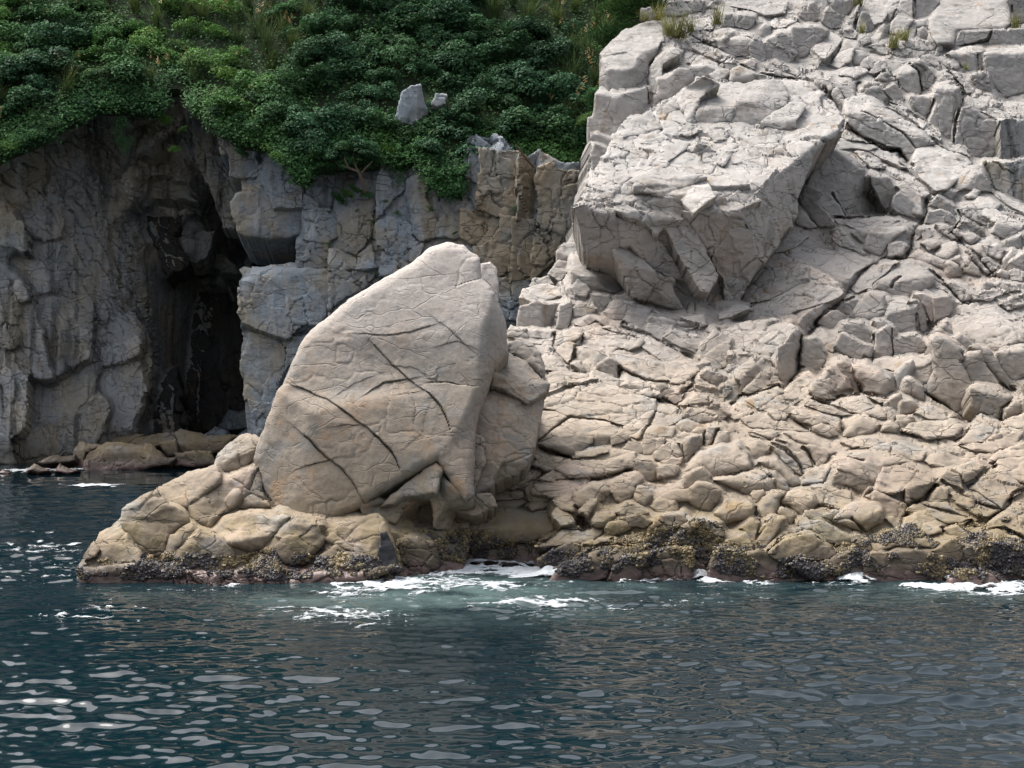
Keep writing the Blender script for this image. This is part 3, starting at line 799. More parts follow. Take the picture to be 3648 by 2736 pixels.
LOWER = """
# F area
@tilted_block F e 800,660 820,600 900,540 960,440 1030,430 1080,470 1150,540 1200,650 1080,680 980,690 1060,740 980,770 830,740 | f=.5 a=20 s=2.2 c=.4 b=.14 p=.4
@leaning_plate F F 1070,400 1130,380 1190,420 1240,500 1300,680 1240,695 1170,620 1110,520 | f=.15 p=.45
@log_block F T 1220,450 1300,420 1450,455 1570,530 1500,600 1270,480; F 1220,450 1270,480 1500,600 1470,690 1530,735 1320,690 1260,560; R 1500,600 1570,530 1620,680 1530,735 1470,690 | f=.2 b=.08 p=.5
F T 530,660 600,600 760,480 860,550 810,620 800,690 660,735 560,700 | f=.25 p=.2
F F 690,220 760,150 850,160 900,230 950,330 940,380 870,540 800,480 680,400 670,300 | f=.2 p=.15
F l 760,150 880,60 1050,130 1060,180 1020,290 950,260 850,160 | f=.3 p=.2
F F 1060,180 1090,110 1150,120 1400,250 1390,340 1320,310 1290,390 1200,340 1110,300 1040,230 | f=.12 p=.35
F F 1080,100 1110,0 1300,-10 1410,100 1425,180 1400,270 1250,190 | f=.1 b=.15 p=.35
F F 1420,120 1560,30 1620,60 1605,355 1460,355 1400,330 1430,200 | f=.1 p=.3
F F 1610,170 1720,130 1840,110 1890,180 1930,240 1920,300 1610,350 | f=.5 c=.4 p=.3
F l 1380,430 1430,360 1600,350 1900,320 1990,310 2000,400 1800,480 1640,500 1560,470 1480,460 | f=.2 b=.15 p=.2
F F 1630,500 1700,400 1800,360 1830,440 1740,600 1700,690 1640,690 | f=.2 b=.15 p=.15
F F 1715,620 1730,560 1790,550 1880,650 1910,760 1720,690 | f=.2 b=.12 p=.25
F d 1830,440 1960,350 2000,420 1940,560 1850,600 1780,540 | f=.5 c=.35 p=.15
F T 380,890 460,880 560,910 540,950 460,960 | f=.15 b=.05 p=.2
F D 590,900 660,840 760,890 880,900 1000,1000 1100,970 1110,1085 1050,1080 960,1010 800,1050 680,980 | f=.5 a=35 s=1.8 c=.4 b=.14
F D 740,820 750,770 840,770 1000,830 1200,900 1210,915 1080,915 880,880 | f=.6 a=25 s=2.5 c=.35
F T 180,1070 380,1060 520,1100 420,1145 220,1115 | f=.3 b=.1
F T 540,1100 700,1110 900,1190 1050,1260 960,1290 900,1230 700,1180 | f=.5 a=25 s=2.5 c=.4
F D 400,1190 480,1150 620,1180 760,1290 830,1410 730,1430 690,1350 560,1230 | f=.35 a=45 s=2.5 p=.2
F d 410,1200 560,1250 690,1380 730,1525 650,1480 470,1300 | f=.35 a=45 s=3 p=.15
F D 730,1210 900,1240 950,1280 930,1380 840,1415 800,1290 | f=.3 a=60 p=.2
F D 160,1220 280,1170 400,1230 410,1270 340,1345 220,1340 210,1290 | f=.25 b=.18 p=.15
F D 280,1370 350,1330 480,1340 600,1430 700,1565 590,1600 490,1470 400,1430 | f=.3 a=45 b=.15 p=.2
F D 400,1480 460,1470 560,1560 580,1660 440,1660 | f=.2 b=.15 p=.15
F F 1530,780 1600,720 1680,700 1700,800 1670,885 1570,865 1520,820 | f=.5 a=-20 s=2.5 c=.35
F F 1680,850 1700,770 1790,780 1870,850 1790,890 1680,895 | f=.2
F T 1820,880 1960,830 2110,870 2212,920 2100,960 1950,950 | f=.5
@tan_slab F T 1700,1070 1800,1000 1940,970 2212,960 2300,1040 2212,1130 1960,1150 1820,1100 | f=.2 b=.1 p=.1
F D 1120,1110 1230,970 1300,930 1430,960 1500,1010 1420,1070 1260,1125 1180,1120 | f=.45 c=.4 b=.14 p=.15
F D 1500,1060 1530,990 1600,970 1680,1030 1640,1075 | f=.2 b=.14
F D 1600,970 1660,930 1780,920 1800,960 1690,1045 | f=.3 b=.14
F T 1330,890 1480,830 1560,860 1640,910 1590,960 1430,920 | f=.4 b=.14
F T 270,850 400,760 560,710 700,720 830,740 700,780 560,840 400,870 | f=.45 a=-25 s=2.5
F T 820,750 1000,780 1250,700 1530,740 1450,800 1300,900 1150,860 1000,790 | f=.5 a=10 s=2.5
F D 480,860 560,820 660,850 600,900 530,890 | f=.4
F T 100,940 250,900 420,960 600,990 800,1060 640,1060 400,1040 200,1020 | f=.7 a=18 s=3 c=.35
F D 800,1050 900,1010 1000,1040 1060,1110 980,1130 860,1090 | f=.5 c=.35
F T 1100,1180 1300,1140 1450,1160 1650,1200 1560,1230 1250,1240 | f=.7 c=.35 s=2
# E area
@pink_ledge E T 20,150 50,80 280,110 480,120 470,230 200,190 | f=.2 b=.1
E T 300,230 460,240 440,300 380,315 | f=.2
E l 480,220 500,130 600,90 700,110 770,130 690,180 580,200 490,240 | f=.2
E l 480,280 600,210 680,220 630,400 570,400 | f=.12 p=.15
E D 690,240 700,180 765,140 735,240 | f=.2
E T 380,470 390,330 480,300 580,420 660,470 800,500 810,550 720,560 560,490 | f=.25
E T 390,540 440,490 540,490 720,570 600,600 430,615 | f=.2
E L 670,390 690,250 800,245 860,340 850,470 790,490; T 800,245 960,310 1010,350 860,480 850,470 860,340 | f=.12 p=.1
E F 890,460 1010,350 1080,370 1115,440 1110,555 1000,510 | f=.15 p=.2
E D 650,410 740,400 800,470 760,505 680,470 | f=.15 b=.14
E T 860,540 880,470 1000,510 1100,560 960,590 | f=.3
E D 970,590 1000,540 1110,560 1130,630 1030,620 | f=.3
@pale_slab E T 740,240 780,120 900,40 1100,110 1350,170 1290,270 1100,250 1010,330 800,240 | f=.35 a=15 s=2 c=.6 p=.1
E T 780,110 800,40 880,10 960,50 860,100 | f=.2
E T 940,40 1060,0 1240,30 1390,100 1370,150 1200,120 | f=.9 a=22 s=3 c=.35
E T 1040,310 1200,330 1600,420 1600,560 1400,570 1250,500 1120,430 | f=.3 a=15 s=2.5
@brown_slab E T 1350,240 1420,130 1560,210 1900,380 1600,420 1400,280 | f=.25 a=25 s=2.5
E T 1590,420 1900,380 1900,490 1760,600 1600,590 1580,500 | f=.25 a=10
E D 1240,270 1340,150 1365,190 1330,245 | f=.1
E D 1650,60 1900,150 1960,190 1900,330 1700,230 1560,150 | f=.6 a=25 s=3
E D 1390,100 1410,0 1660,0 1650,60 1590,150 1470,150 | f=.3 p=.1
E T 380,650 600,600 900,570 1150,640 1300,720 1480,760 1480,840 1380,900 1170,1040 950,970 630,940 500,860 340,850 370,740 | f=.3 a=15 s=2.4 c=.8 b=.12 u=.1
E T 290,1010 340,860 500,870 630,940 330,1165 | f=.25 p=.15
@split_slab E T 330,1180 640,950 900,970 1000,1000 1085,1080 1080,1110 850,1130 600,1100; F 850,1130 1080,1110 1000,1210 850,1235 | f=.12 b=.1 p=.2
E T 330,1190 600,1100 850,1130 850,1175 700,1290 560,1200; U 330,1190 560,1200 700,1290 640,1315 540,1275 400,1225 | f=.12 b=.06 p=.25
E T 1160,1035 1380,900 1480,870 1420,1010 1390,1030 1240,1110 | f=.3
E T 1240,1110 1400,1035 1410,1060 1360,1145 1300,1140 | f=.2
E T 1370,1150 1440,1050 1650,1020 1670,1040 1600,1150 1480,1155 | f=.25
E T 920,1370 1050,1330 1280,1280 1290,1340 1230,1430 1000,1505 | f=.25 b=.14 p=.15
E T 250,1400 330,1350 500,1340 560,1350 480,1440 380,1445 | f=.25 b=.12
E T 480,1440 620,1360 900,1370 1000,1505 820,1510 650,1505 | f=.25 b=.12
E T 330,1540 450,1460 600,1460 640,1510 500,1565 | f=.2
E T 0,1560 110,1430 250,1420 380,1460 300,1530 130,1595 | f=.35 b=.12
E T 280,1600 500,1560 830,1520 830,1600 700,1660 300,1660 | f=.3 b=.12
E T 700,1290 820,1240 1000,1230 1010,1270 850,1310 690,1325 | f=.3
E T 850,1320 1020,1270 1150,1240 1280,1290 1050,1330 900,1365 | f=.4
E L 1735,1330 1760,1170 1830,1140 1800,1360 1780,1375; R 1830,1140 1890,1130 1870,1250 1800,1360 | f=.15 b=.06 p=.3
E d 1880,1250 1900,1130 1960,1070 1960,1175 | f=.2 p=.1
E d 1930,1240 2000,1030 2100,1030 2090,1080 2000,1235 | f=.2 p=.15
E D 2030,1215 2090,1080 2180,1070 2190,1170 2130,1225 | f=.2 b=.15
E D 1360,1160 1480,1150 1480,1250 1440,1290 1370,1275 | f=.2
E D 1490,1160 1550,1150 1540,1230 1490,1265 | f=.2
E D 1150,1230 1210,1180 1380,1190 1380,1260 1290,1285 | f=.25
E D 1050,1130 1160,1080 1250,1130 1180,1180 1060,1205 | f=.3
E D 1560,1370 1610,1330 1730,1330 1720,1390 1600,1415 | f=.25
E D 1500,1430 1580,1400 1700,1400 1680,1500 1530,1515 | f=.35
E D 1200,1540 1290,1480 1350,1540 1290,1615 1200,1590 | f=.2
E D 1460,1280 1600,1190 1740,1200 1730,1310 1560,1365 1470,1340 | f=.3
E D 1700,1130 1770,1080 1840,1130 1770,1195 | f=.2
E D 1850,1080 1890,1030 1970,1050 1950,1115 | f=.2
@ribbed_fan E e 1260,1350 1400,1350 1500,1430 1480,1525 1400,1535 1240,1430 | f=1 a=65 s=5 c=.22 p=.1
E D 1450,640 1560,620 1660,680 1590,740 1500,700 | f=.5 c=.35
E D 1590,720 1740,660 1740,760 1640,790 | f=.5 c=.35
E D 1750,660 1780,580 1870,610 1860,670 | f=.3
E T 1480,860 1700,830 1740,960 1600,1010 1440,1000 | f=.7 c=.35 s=2
E T 1130,640 1200,580 1420,610 1560,760 1400,720 1240,690 | f=.6 a=15 s=2.5
E D 1700,1010 1800,970 1970,1040 1880,1090 1760,1070 | f=.4
E T 270,1300 330,1220 420,1240 560,1330 480,1340 330,1350 | f=.4
"""
TIDE = """
# G area
@long_slab G T 250,510 420,440 620,340 740,395 1030,400 1120,530 700,530 420,560 330,570; F 330,570 420,560 700,530 1120,530 1000,610 900,640 650,670 480,720 340,690 | f=.1 b=.08 u=.06 p=.25
@pale_tongue G T 950,680 1020,600 1150,540 1400,530 1490,550 1480,590 1370,650 1150,665 | f=.15 b=.12 p=.15
G T 1330,660 1480,610 1580,600 1540,640 1400,672 | f=.15
@wedge_slab G T 1250,800 1340,730 1500,670 1890,665 1850,690 1700,760 1650,800 1500,790; F 1060,970 1130,870 1250,800 1500,790 1650,800 1600,870 1540,960 1300,1000 1100,1000 | f=.2 b=.1 p=.3
G T 1480,670 1600,610 1790,590 1850,620 1830,660 1600,668 | f=.15 p=.1
G F 1540,960 1580,880 1650,800 1700,760 1920,735 1860,790 1800,870 1790,1000 1640,1020 | f=.3 p=.2
G T 1070,420 1130,370 1210,400 1250,470 1300,530 1150,530 1080,460 | f=.25 b=.14
G D 860,350 880,330 980,300 1030,340 980,370 900,385 | f=.2 b=.12
G D 500,310 620,280 800,280 860,330 760,380 620,335 | f=.3
G D 1280,380 1400,300 1450,300 1450,340 1380,445 1280,410 | f=.15 b=.14
G D 1270,250 1380,190 1480,180 1530,230 1480,300 1330,350 1270,350 | f=.2 b=.14
@knob_boulder G D 1390,470 1430,390 1530,380 1600,410 1600,450 1500,525 1400,520 | f=.15 b=.18 p=.2
G F 1500,530 1540,480 1650,465 1720,500 1720,540 1620,590 1530,585 | f=.3 b=.14 p=.2
G T 910,220 980,130 1110,130 1380,130 1280,220 1240,290 1060,270 920,240 | f=.25 b=.12
G T 680,170 700,130 860,50 980,90 900,160 750,205 | f=.25
G T 980,120 1100,60 1200,70 1230,120 1110,145 | f=.2
G D 1470,30 1600,-20 1780,-30 1720,40 1530,100 | f=.2
G D 1560,230 1640,150 1750,180 1740,240 1640,330 1590,300 | f=.2 b=.14
G D 1750,260 1790,200 1860,210 1900,260 1830,345 1760,310 | f=.2 b=.14
G D 1690,110 1740,80 1810,110 1780,160 1710,140 | f=.2 b=.12
G D 1960,260 2050,230 2200,230 2200,310 2000,315 | f=.2
G D 1880,340 1960,270 2080,310 2100,400 1960,420 | f=.4 b=.12
G D 1600,400 1680,330 1780,350 1860,400 1760,450 1660,440 | f=.5 c=.35
G F 1640,450 1780,420 1900,480 1850,540 1730,530 | f=.6 c=.3
G F 1860,560 1960,430 2120,420 2212,520 2212,700 2080,690 1920,680 1850,640 | f=.9 c=.3 p=.1
G F 1790,870 1860,790 1930,730 2080,700 2212,720 2212,960 2000,990 1790,1010 | f=.7 c=.35 p=.1
G T 440,300 560,220 700,220 860,270 800,290 620,290 | f=.5
G T 860,220 900,170 1000,220 1060,290 980,300 880,290 | f=.4
G T 1090,300 1180,270 1260,330 1260,400 1140,370 | f=.3 b=.12
# foot of the great boulder
G F 330,700 480,720 700,670 960,670 1060,700 980,800 780,830 500,850 340,780 | f=.5 c=.4 p=.05
G F 980,790 1160,670 1300,680 1320,740 1220,830 1000,830 | f=.5 c=.4
@low_stone G T 20,930 60,880 130,870 200,890 210,915 100,950 | f=.6 c=.3 p=1.3
# H area
@round_dome H T 100,90 170,20 300,-20 400,0 470,50 490,80 300,110; F 75,140 100,90 300,110 490,80 490,135 240,185 150,160 | f=.15 b=.25 u=.25 p=.45
H F 55,250 80,180 180,120 240,190 245,230 130,235 | f=.12 p=.4
H T 245,195 330,160 550,135 610,170 560,200 400,220; F 245,195 400,220 560,200 640,190 620,285 560,260 470,275 400,250 310,215 | f=.2 b=.12 p=.3
H F 95,320 100,250 150,220 230,230 280,270 270,330 230,400 150,375 | f=.2 b=.12 p=.35
@mossy_dome H T 260,410 330,330 400,310 480,320 515,370 420,370 320,440; F 260,410 320,440 420,370 515,370 490,430 400,460 330,490 | f=.15 b=.15 p=.3
H D 490,290 510,270 570,260 580,290 540,340 510,340 | f=.15 b=.1 p=.2
@left_loaf H D 520,370 570,310 640,270 700,290 670,340 640,435 560,455 525,410 | f=.15 b=.18 p=.3
@right_loaf H D 680,320 720,280 800,260 890,290 910,340 830,405 810,425 750,360 | f=.15 b=.18 p=.3
H D 655,390 690,370 760,420 740,475 700,445 | f=.15 b=.12 p=.25
H T 820,170 860,120 960,100 1000,100 950,205 900,210 820,212 | f=.2 p=.1
@big_shoulder H T 1040,110 1050,60 1250,10 1480,90 1330,130 1290,190 1150,150; F 1000,160 1040,110 1150,150 1290,190 1270,255 1200,285 1150,245 995,240 | f=.25 b=.12 u=.05 p=.35
@split_block H T 1300,195 1330,130 1480,90 1620,180 1640,205 1460,265 1360,270 1280,255; R 1460,265 1640,205 1650,225 1580,310 1470,355 | f=.3 b=.08 p=.35
H T 850,250 1000,240 1110,280 1120,340 1040,385 920,345 | f=.35 p=.2
H D 1200,290 1230,250 1320,290 1450,350 1460,400 1430,430 1340,440 1260,330 | f=.3 a=35 p=.15
@square_loaf H T 1010,445 1060,390 1130,350 1250,345 1310,370 1320,400 1190,460 1120,440; F 1010,450 1120,440 1190,460 1320,400 1330,450 1200,535 1120,500 | f=.12 b=.1 p=.35
H D 820,420 840,390 960,370 1010,420 1000,485 930,470 | f=.25 p=.15
H d 500,610 540,540 620,430 690,450 640,540 560,635 | f=.15 p=.3
H d 420,500 480,430 540,430 520,500 500,610 450,525 | f=.2 p=.25
H F 525,520 570,440 610,420 630,440 590,520 560,540 | f=.12 p=.4
@tilted_slab H e 580,640 700,560 800,540 900,545 970,600 1030,660 950,710 870,720 720,730 640,690 | f=.3 a=-25 s=2 c=.6 p=.4
H e 720,730 830,690 950,710 1040,670 1105,690 1070,760 900,830 780,755 | f=.4 p=.3
H D 310,640 330,580 450,520 490,600 490,640 400,665 | f=.3 p=.2
H F 230,770 250,700 310,640 480,660 560,650 640,690 720,740 780,760 900,830 850,900 560,890 300,880 220,830 | f=.5 c=.4 p=.1
H D 880,450 1000,490 1130,560 1100,615 960,580 900,520 | f=.4 p=.15
@stepped_slab H T 1230,580 1350,520 1430,520 1600,580 1630,620 1400,612 1290,645 | f=.3 p=.3
H T 1410,510 1450,430 1600,400 1700,480 1690,530 1560,560 1480,535 | f=.3 p=.2
H T 1480,390 1600,330 1700,340 1800,400 1890,440 1800,490 1650,440 | f=.35 a=20 s=2
H D 1580,310 1650,240 1740,250 1730,320 1650,335 | f=.2 p=.15
H d 1660,210 1720,140 1810,170 1830,255 1760,285 1740,250 | f=.4 a=20 s=2 c=.35 p=.15
H T 1770,130 1880,90 1970,110 1890,150 1830,165; R 1830,165 1890,150 1970,110 1910,200 1840,225 | f=.2 b=.07 p=.3
H T 1850,230 1930,180 2000,130 2150,200 2212,250 2100,320 2070,375 1990,320 | f=.35 a=25 s=2
H T 1750,280 1880,270 2000,340 2060,390 1980,430 1900,400 1780,335 | f=.4 a=20 s=2
@corner_slab H T 1940,540 1990,450 2080,400 2140,380 2240,440 2240,560 2090,500 2000,505 | f=.25 p=.2
H T 2000,510 2090,508 2200,570 2240,600 2050,600 1950,562 | f=.25
H T 1990,130 2050,70 2240,60 2240,230 2150,190 | f=.35 a=20 s=2
H T 1960,100 2030,20 2212,-40 2240,50 2050,65 | f=.4 a=20 s=2
H T 1560,60 1680,20 1850,60 1900,90 1780,130 1640,110 | f=.4 a=20 s=2
H T 1250,0 1400,-40 1600,20 1560,60 1480,85 | f=.4 a=20 s=2
@wet_rock H D 1740,880 1780,790 1850,770 2010,790 2110,880 2060,920 1800,920 | f=.5 c=.35 p=.5
H F 1200,700 1260,660 1500,640 1700,690 1740,790 1650,900 1280,900 1190,800 | f=.7 c=.35 p=.15
H F 1880,680 1950,600 2100,590 2240,620 2240,920 2050,830 1900,740 | f=.7 c=.35 p=.2
H F 0,560 100,470 300,450 330,540 250,650 200,790 0,840 | f=.8 c=.35 p=.05
H F 1040,680 1150,620 1240,680 1220,800 1150,860 1060,800 | f=.6 c=.35
H F 1640,640 1760,570 1880,620 1900,720 1840,820 1730,800 1690,700 | f=.7 c=.35
H D 1700,500 1790,490 1880,560 1860,610 1760,570 | f=.4
H T 760,430 820,430 880,480 860,520 780,480 | f=.3
H D 940,420 1010,380 1040,400 1010,440 | f=.2
H D 1340,430 1390,420 1410,480 1390,500 | f=.2
H D 1130,540 1230,560 1250,640 1130,620 | f=.5 c=.3
"""

SHELF = """
@tip_block S d 135,1060 170,1000 240,890 270,950 380,900 430,850 520,980 560,1050 500,1190 300,1200 150,1170 | f=.2 p=.1 b=.2
S l 240,900 270,840 330,820 380,815 430,860 390,900 320,960 280,940 | f=.25 p=.2 b=.14
S l 170,990 180,960 240,925 265,950 240,990 180,1008 | f=.2 p=.2 b=.1
@shelf_block S l 440,680 620,590 690,680 640,720 540,750 430,760; e 405,800 415,720 440,680 430,760 540,750 640,720 690,680 760,700 805,790 700,850 650,990 520,985 430,850 | f=.2 b=.12 p=.3
S l 620,585 800,490 960,450 990,500 985,545 870,630 790,690 690,680 | f=.2 p=.2
S D 800,690 880,630 985,545 1120,470 1200,450 1240,500 1260,620 1290,690 1100,700 1020,730 940,820 830,800 | f=.35 p=.15 c=.6
S T 1020,650 1080,590 1110,590 1060,650 1040,690; F 1040,690 1060,650 1110,590 1115,610 1060,690 | f=.1 b=.03 p=.35
@perched_stone S l 975,440 985,370 1050,300 1165,245 1240,290 1200,340 1080,400; F 975,440 1080,400 1200,340 1240,290 1225,370 1150,440 1060,470 990,485 | f=.25 b=.1 p=.2
S D 650,1000 700,870 830,800 870,840 740,950 700,1005 | f=.15 p=.1
S e 720,990 870,840 1000,880 1060,910 1190,960 1130,1090 1000,1110 720,1100 | f=.15 p=.15 b=.15
@smooth_hump S l 940,840 1020,750 1100,720 1250,710 1420,760 1370,820 1180,860 1060,910; R 1180,860 1370,820 1250,955 1190,970 1060,910 | f=.12 b=.16 u=.08 p=.2
@right_hump S l 1370,820 1440,760 1560,750 1620,800 1600,850 1440,880; e 1250,960 1370,820 1440,880 1600,850 1640,880 1580,960 1500,1035 1370,1020 1330,1005 | f=.25 b=.14 p=.2
S d 1160,1090 1250,990 1330,1010 1370,1080 1360,1170 1180,1190 | f=.2 b=.16 p=.15
@end_block S T 1700,790 1950,740 2000,790 1960,830 1800,830 1690,820; d 1640,880 1690,820 1800,830 1960,830 1900,960 1880,1090 1840,1000 1700,920; r 1960,830 2000,790 2050,900 2070,1000 2060,1090 1880,1090 1900,960 | f=.2 b=.1 p=.25
S d 1590,990 1700,920 1840,1000 1880,1090 1760,1130 1650,1120 | f=.2 b=.14 p=.1
S F 1960,900 2050,900 2150,860 2300,900 2320,1050 2200,1120 1980,1110 | f=.5 c=.4 p=.15
S D 1860,690 1940,650 2080,680 2110,720 2060,800 1990,790 1900,730 | f=.5 c=.35 p=.2
S F 130,1060 300,1050 560,1040 720,1090 760,1230 500,1240 160,1220 | f=.6 c=.4 p=.02
S F 720,1080 1000,1090 1160,1080 1180,1180 1100,1240 740,1230 | f=.6 c=.4
S F 1150,1120 1360,1130 1640,1100 1780,1100 2060,1060 2090,1070 1900,1130 1700,1180 1500,1230 1160,1240 | f=.6 c=.4
"""

BOULDER = """
@great_boulder M d 1185,103 1280,120 1365,185 1370,290 1450,375 1380,560 1000,560 600,600 420,640 500,530 700,390 800,330 1000,210 1100,130; n 420,640 600,600 1000,560 1380,560 1370,700 1345,870 1290,1010 700,1000 450,1000 290,900; F 450,1000 700,1000 1290,1010 1200,1180 1140,1270 960,1370 780,1480 740,1520 600,1590 500,1585; o 290,900 450,1000 500,1585 400,1580 240,1540 190,1340 165,1260 230,1050; R 1450,375 1500,520 1525,690 1460,770 1345,870 1370,700 1380,560; e 1345,870 1460,770 1440,790 1400,900 1350,1090 1335,1445 1290,1475 1140,1270 1200,1180 1290,1010 | m=smooth f=.05 c=1.4 b=.22 u=.06 p=0 w=.03 k=3 j=.03 h=.025 n=.35
Q d 185,480 300,375 435,295 455,325 430,425 370,425 290,430 250,470 | p=0.16 w=.6 f=.12 m=smooth
Q D 100,475 170,452 280,470 298,520 245,590 200,535 108,525 | p=0.44 w=.6 f=.3 c=.4 m=smooth b=.08
@foot_wedge Q e 238,500 290,420 370,415 385,440 350,540 335,640 250,660 236,570 | p=0.32 w=.6 f=.12 m=smooth b=.08
Q e 375,432 412,428 425,560 380,620 333,640 348,540 | p=0.38 w=.6 f=.12 m=smooth b=.05
@foot_point Q e 412,430 450,325 470,470 430,590; r 450,325 500,380 560,425 605,450 592,485 520,515 500,590 430,590 470,470 | p=0.28 w=.6 f=.2 m=smooth b=.05
Q D 440,590 500,560 530,600 520,640 450,650 | p=0.34 w=.6 f=.2 m=smooth
Q F 255,640 340,610 440,580 535,630 540,700 520,790 400,800 255,800 | p=0.32 w=.6 f=.5 c=.35
Q D 500,500 600,440 680,430 700,480 600,520 | p=0.02 w=.6 f=.4 c=.4
S e 1972,848 2008,842 2048,950 2062,1062 1985,1066 1958,965 | p=.30 f=.2 m=tar nm=tar_stain b=.03 k=.3
Q F 335,548 352,538 368,560 352,610 326,622 325,590 | p=0.49 w=.6 f=.1 m=tar nm=tar_stain b=.03 k=.3
@boulder_back M e 1370,210 1420,205 1455,240 1470,420 1445,380 1370,300 | m=smooth p=-1.2 f=.15
@side_block M T 1380,970 1440,870 1500,880 1610,950 1500,1020 1400,1025; F 1345,1120 1380,970 1400,1025 1500,1020 1490,1285 1440,1400 1345,1455; r 1500,1020 1610,950 1720,900 1690,1050 1660,1210 1640,1250 1490,1285 | m=smooth f=.15 b=.08 u=.03 p=-.4 k=2 w=.1
@side_cap M T 1450,770 1520,705 1610,740 1745,860 1610,950 1540,860; U 1450,775 1540,860 1610,950 1500,880 1440,870 ; r 1610,950 1745,860 1720,905 1625,955 | m=smooth f=.2 b=.06 u=.02 p=-.5 w=.1
@rear_knob M d 1525,650 1570,630 1640,650 1700,700 1725,800 1740,855 1610,745 1520,710 | f=.15 p=-1.1 b=.2
M F 1340,1120 1390,1150 1395,1280 1340,1450 | f=.15 p=.1
M U 1490,1285 1640,1250 1620,1290 1500,1370 1440,1400 | f=.2 p=-.3
"""

COLUMNS = """
K F 1415,480 1425,390 1450,345 1500,345 1490,480 1480,530 1440,500
K F 1500,345 1560,350 1700,345 1695,440 1685,495 1490,475 | a=90 s=3 m=ochre
K F 1480,478 1688,498 1690,705 1580,690 1480,660 | p=.12 m=ochre
@orange_panel K F 1395,660 1575,668 1585,760 1500,850 1450,840 1390,800 | p=.05 m=ochre
K F 1585,690 1665,700 1660,970 1580,1010 1560,960 1480,915 1455,850 1505,850 1585,765 | m=ochre
K R 1690,440 1700,350 1740,380 1785,440 1780,705 1690,712 | p=.15 m=ochre
K F 1665,708 1775,712 1770,900 1760,1030 1660,1030 1660,900 | p=.1 m=ochre
@broad_column K F 1785,490 1800,440 1880,390 1890,440 2070,470 2090,640 2060,820 1940,800 1785,740 | p=-.1 a=90 s=3 m=ochre
K F 1785,760 1830,770 1940,805 2050,830 1900,900 1800,1010 1760,1030 1775,850 | p=-.1 m=ochre
K F 1580,1010 1655,1025 1645,1230 1600,1240 | p=0
K F 1655,1030 1755,1030 1740,1130 1690,1240 1650,1230 | p=0
K F 1590,1240 1700,1240 1680,1420 1600,1420 | p=-.2
K F 1265,730 1310,690 1390,690 1385,800 1270,800 | p=-.1
K F 585,510 640,480 735,450 700,660 570,655 570,590 
K F 740,625 930,610 935,650 920,800 840,890 770,870 740,760
K F 565,660 690,655 745,680 740,790 690,830 565,810
K F 525,840 690,835 700,980 535,955
K F 700,875 770,880 840,900 840,970 705,975
K d 845,895 920,840 940,960 845,970
K F 945,520 990,370 1050,450 1100,480 1090,560 1000,640 950,700 
K F 1110,500 1170,460 1230,470 1200,600 1255,680 1260,800 1180,830 1130,780 1110,640 | p=.05
K F 950,740 1000,700 1120,720 1130,800 1170,840 1100,880 1030,890 950,850
K d 980,870 1080,885 1160,850 1190,840 1180,900 1060,990 960,1010 | f=.5
K F 700,990 770,985 940,980 940,1010 870,1080 790,1110 700,1185
K F 1390,810 1450,850 1470,920 1500,990 1480,1030 1390,900 | p=-.2
@hanging_block K F 180,620 210,580 350,540 400,570 410,650 555,660 550,780 480,800 300,795 220,770 195,700; U 220,770 300,795 480,800 550,780 480,805 380,815 250,790 | p=.5 f=.12 b=.1 k=3
@fluted_column K F 385,305 440,320 540,330 560,500 560,650 410,650 370,560 350,500 | p=.6 f=.2 a=85 s=4 k=3
K F 115,210 180,200 250,250 260,300 380,305 370,400 355,480 250,490 180,480 170,370 130,360 | p=.3 f=.5 k=2
@light_block K T 225,1040 290,1010 300,970 540,945 600,965 400,1000 300,1040; F 225,1040 300,1040 400,1000 600,965 695,985 700,1200 640,1260 560,1260 470,1340 360,1300 240,1250 225,1150 | p=.6 f=.35 c=.8 k=3 b=.08
W F 1630,720 1880,745 1870,940 1780,1170 1610,1150 1580,900 1610,850 | v=columns p=.5 f=.25 k=4
W F 1880,745 2010,730 2060,760 1900,930 1830,1000 1800,1170 1730,1400 1690,1400 1640,1150 1780,1170 1870,940 | v=columns p=.4 f=.3 k=3
K F 1040,200 1075,50 1130,10 1180,10 1120,140; R 1120,140 1180,10 1200,110 1215,150 1140,205 1060,190 1040,200 | p=-.3 f=.1
K F 1235,100 1260,50 1310,60 1300,100 1270,115 | p=-.8
K F 1450,310 1470,265 1560,330 1510,355 | p=-.4
K F 940,60 960,0 1000,-20 1000,30 960,70 | p=-2.5
K F 700,1180 790,1110 940,1020 1000,1010 1000,1150 800,1330 700,1300 | p=-.2
"""

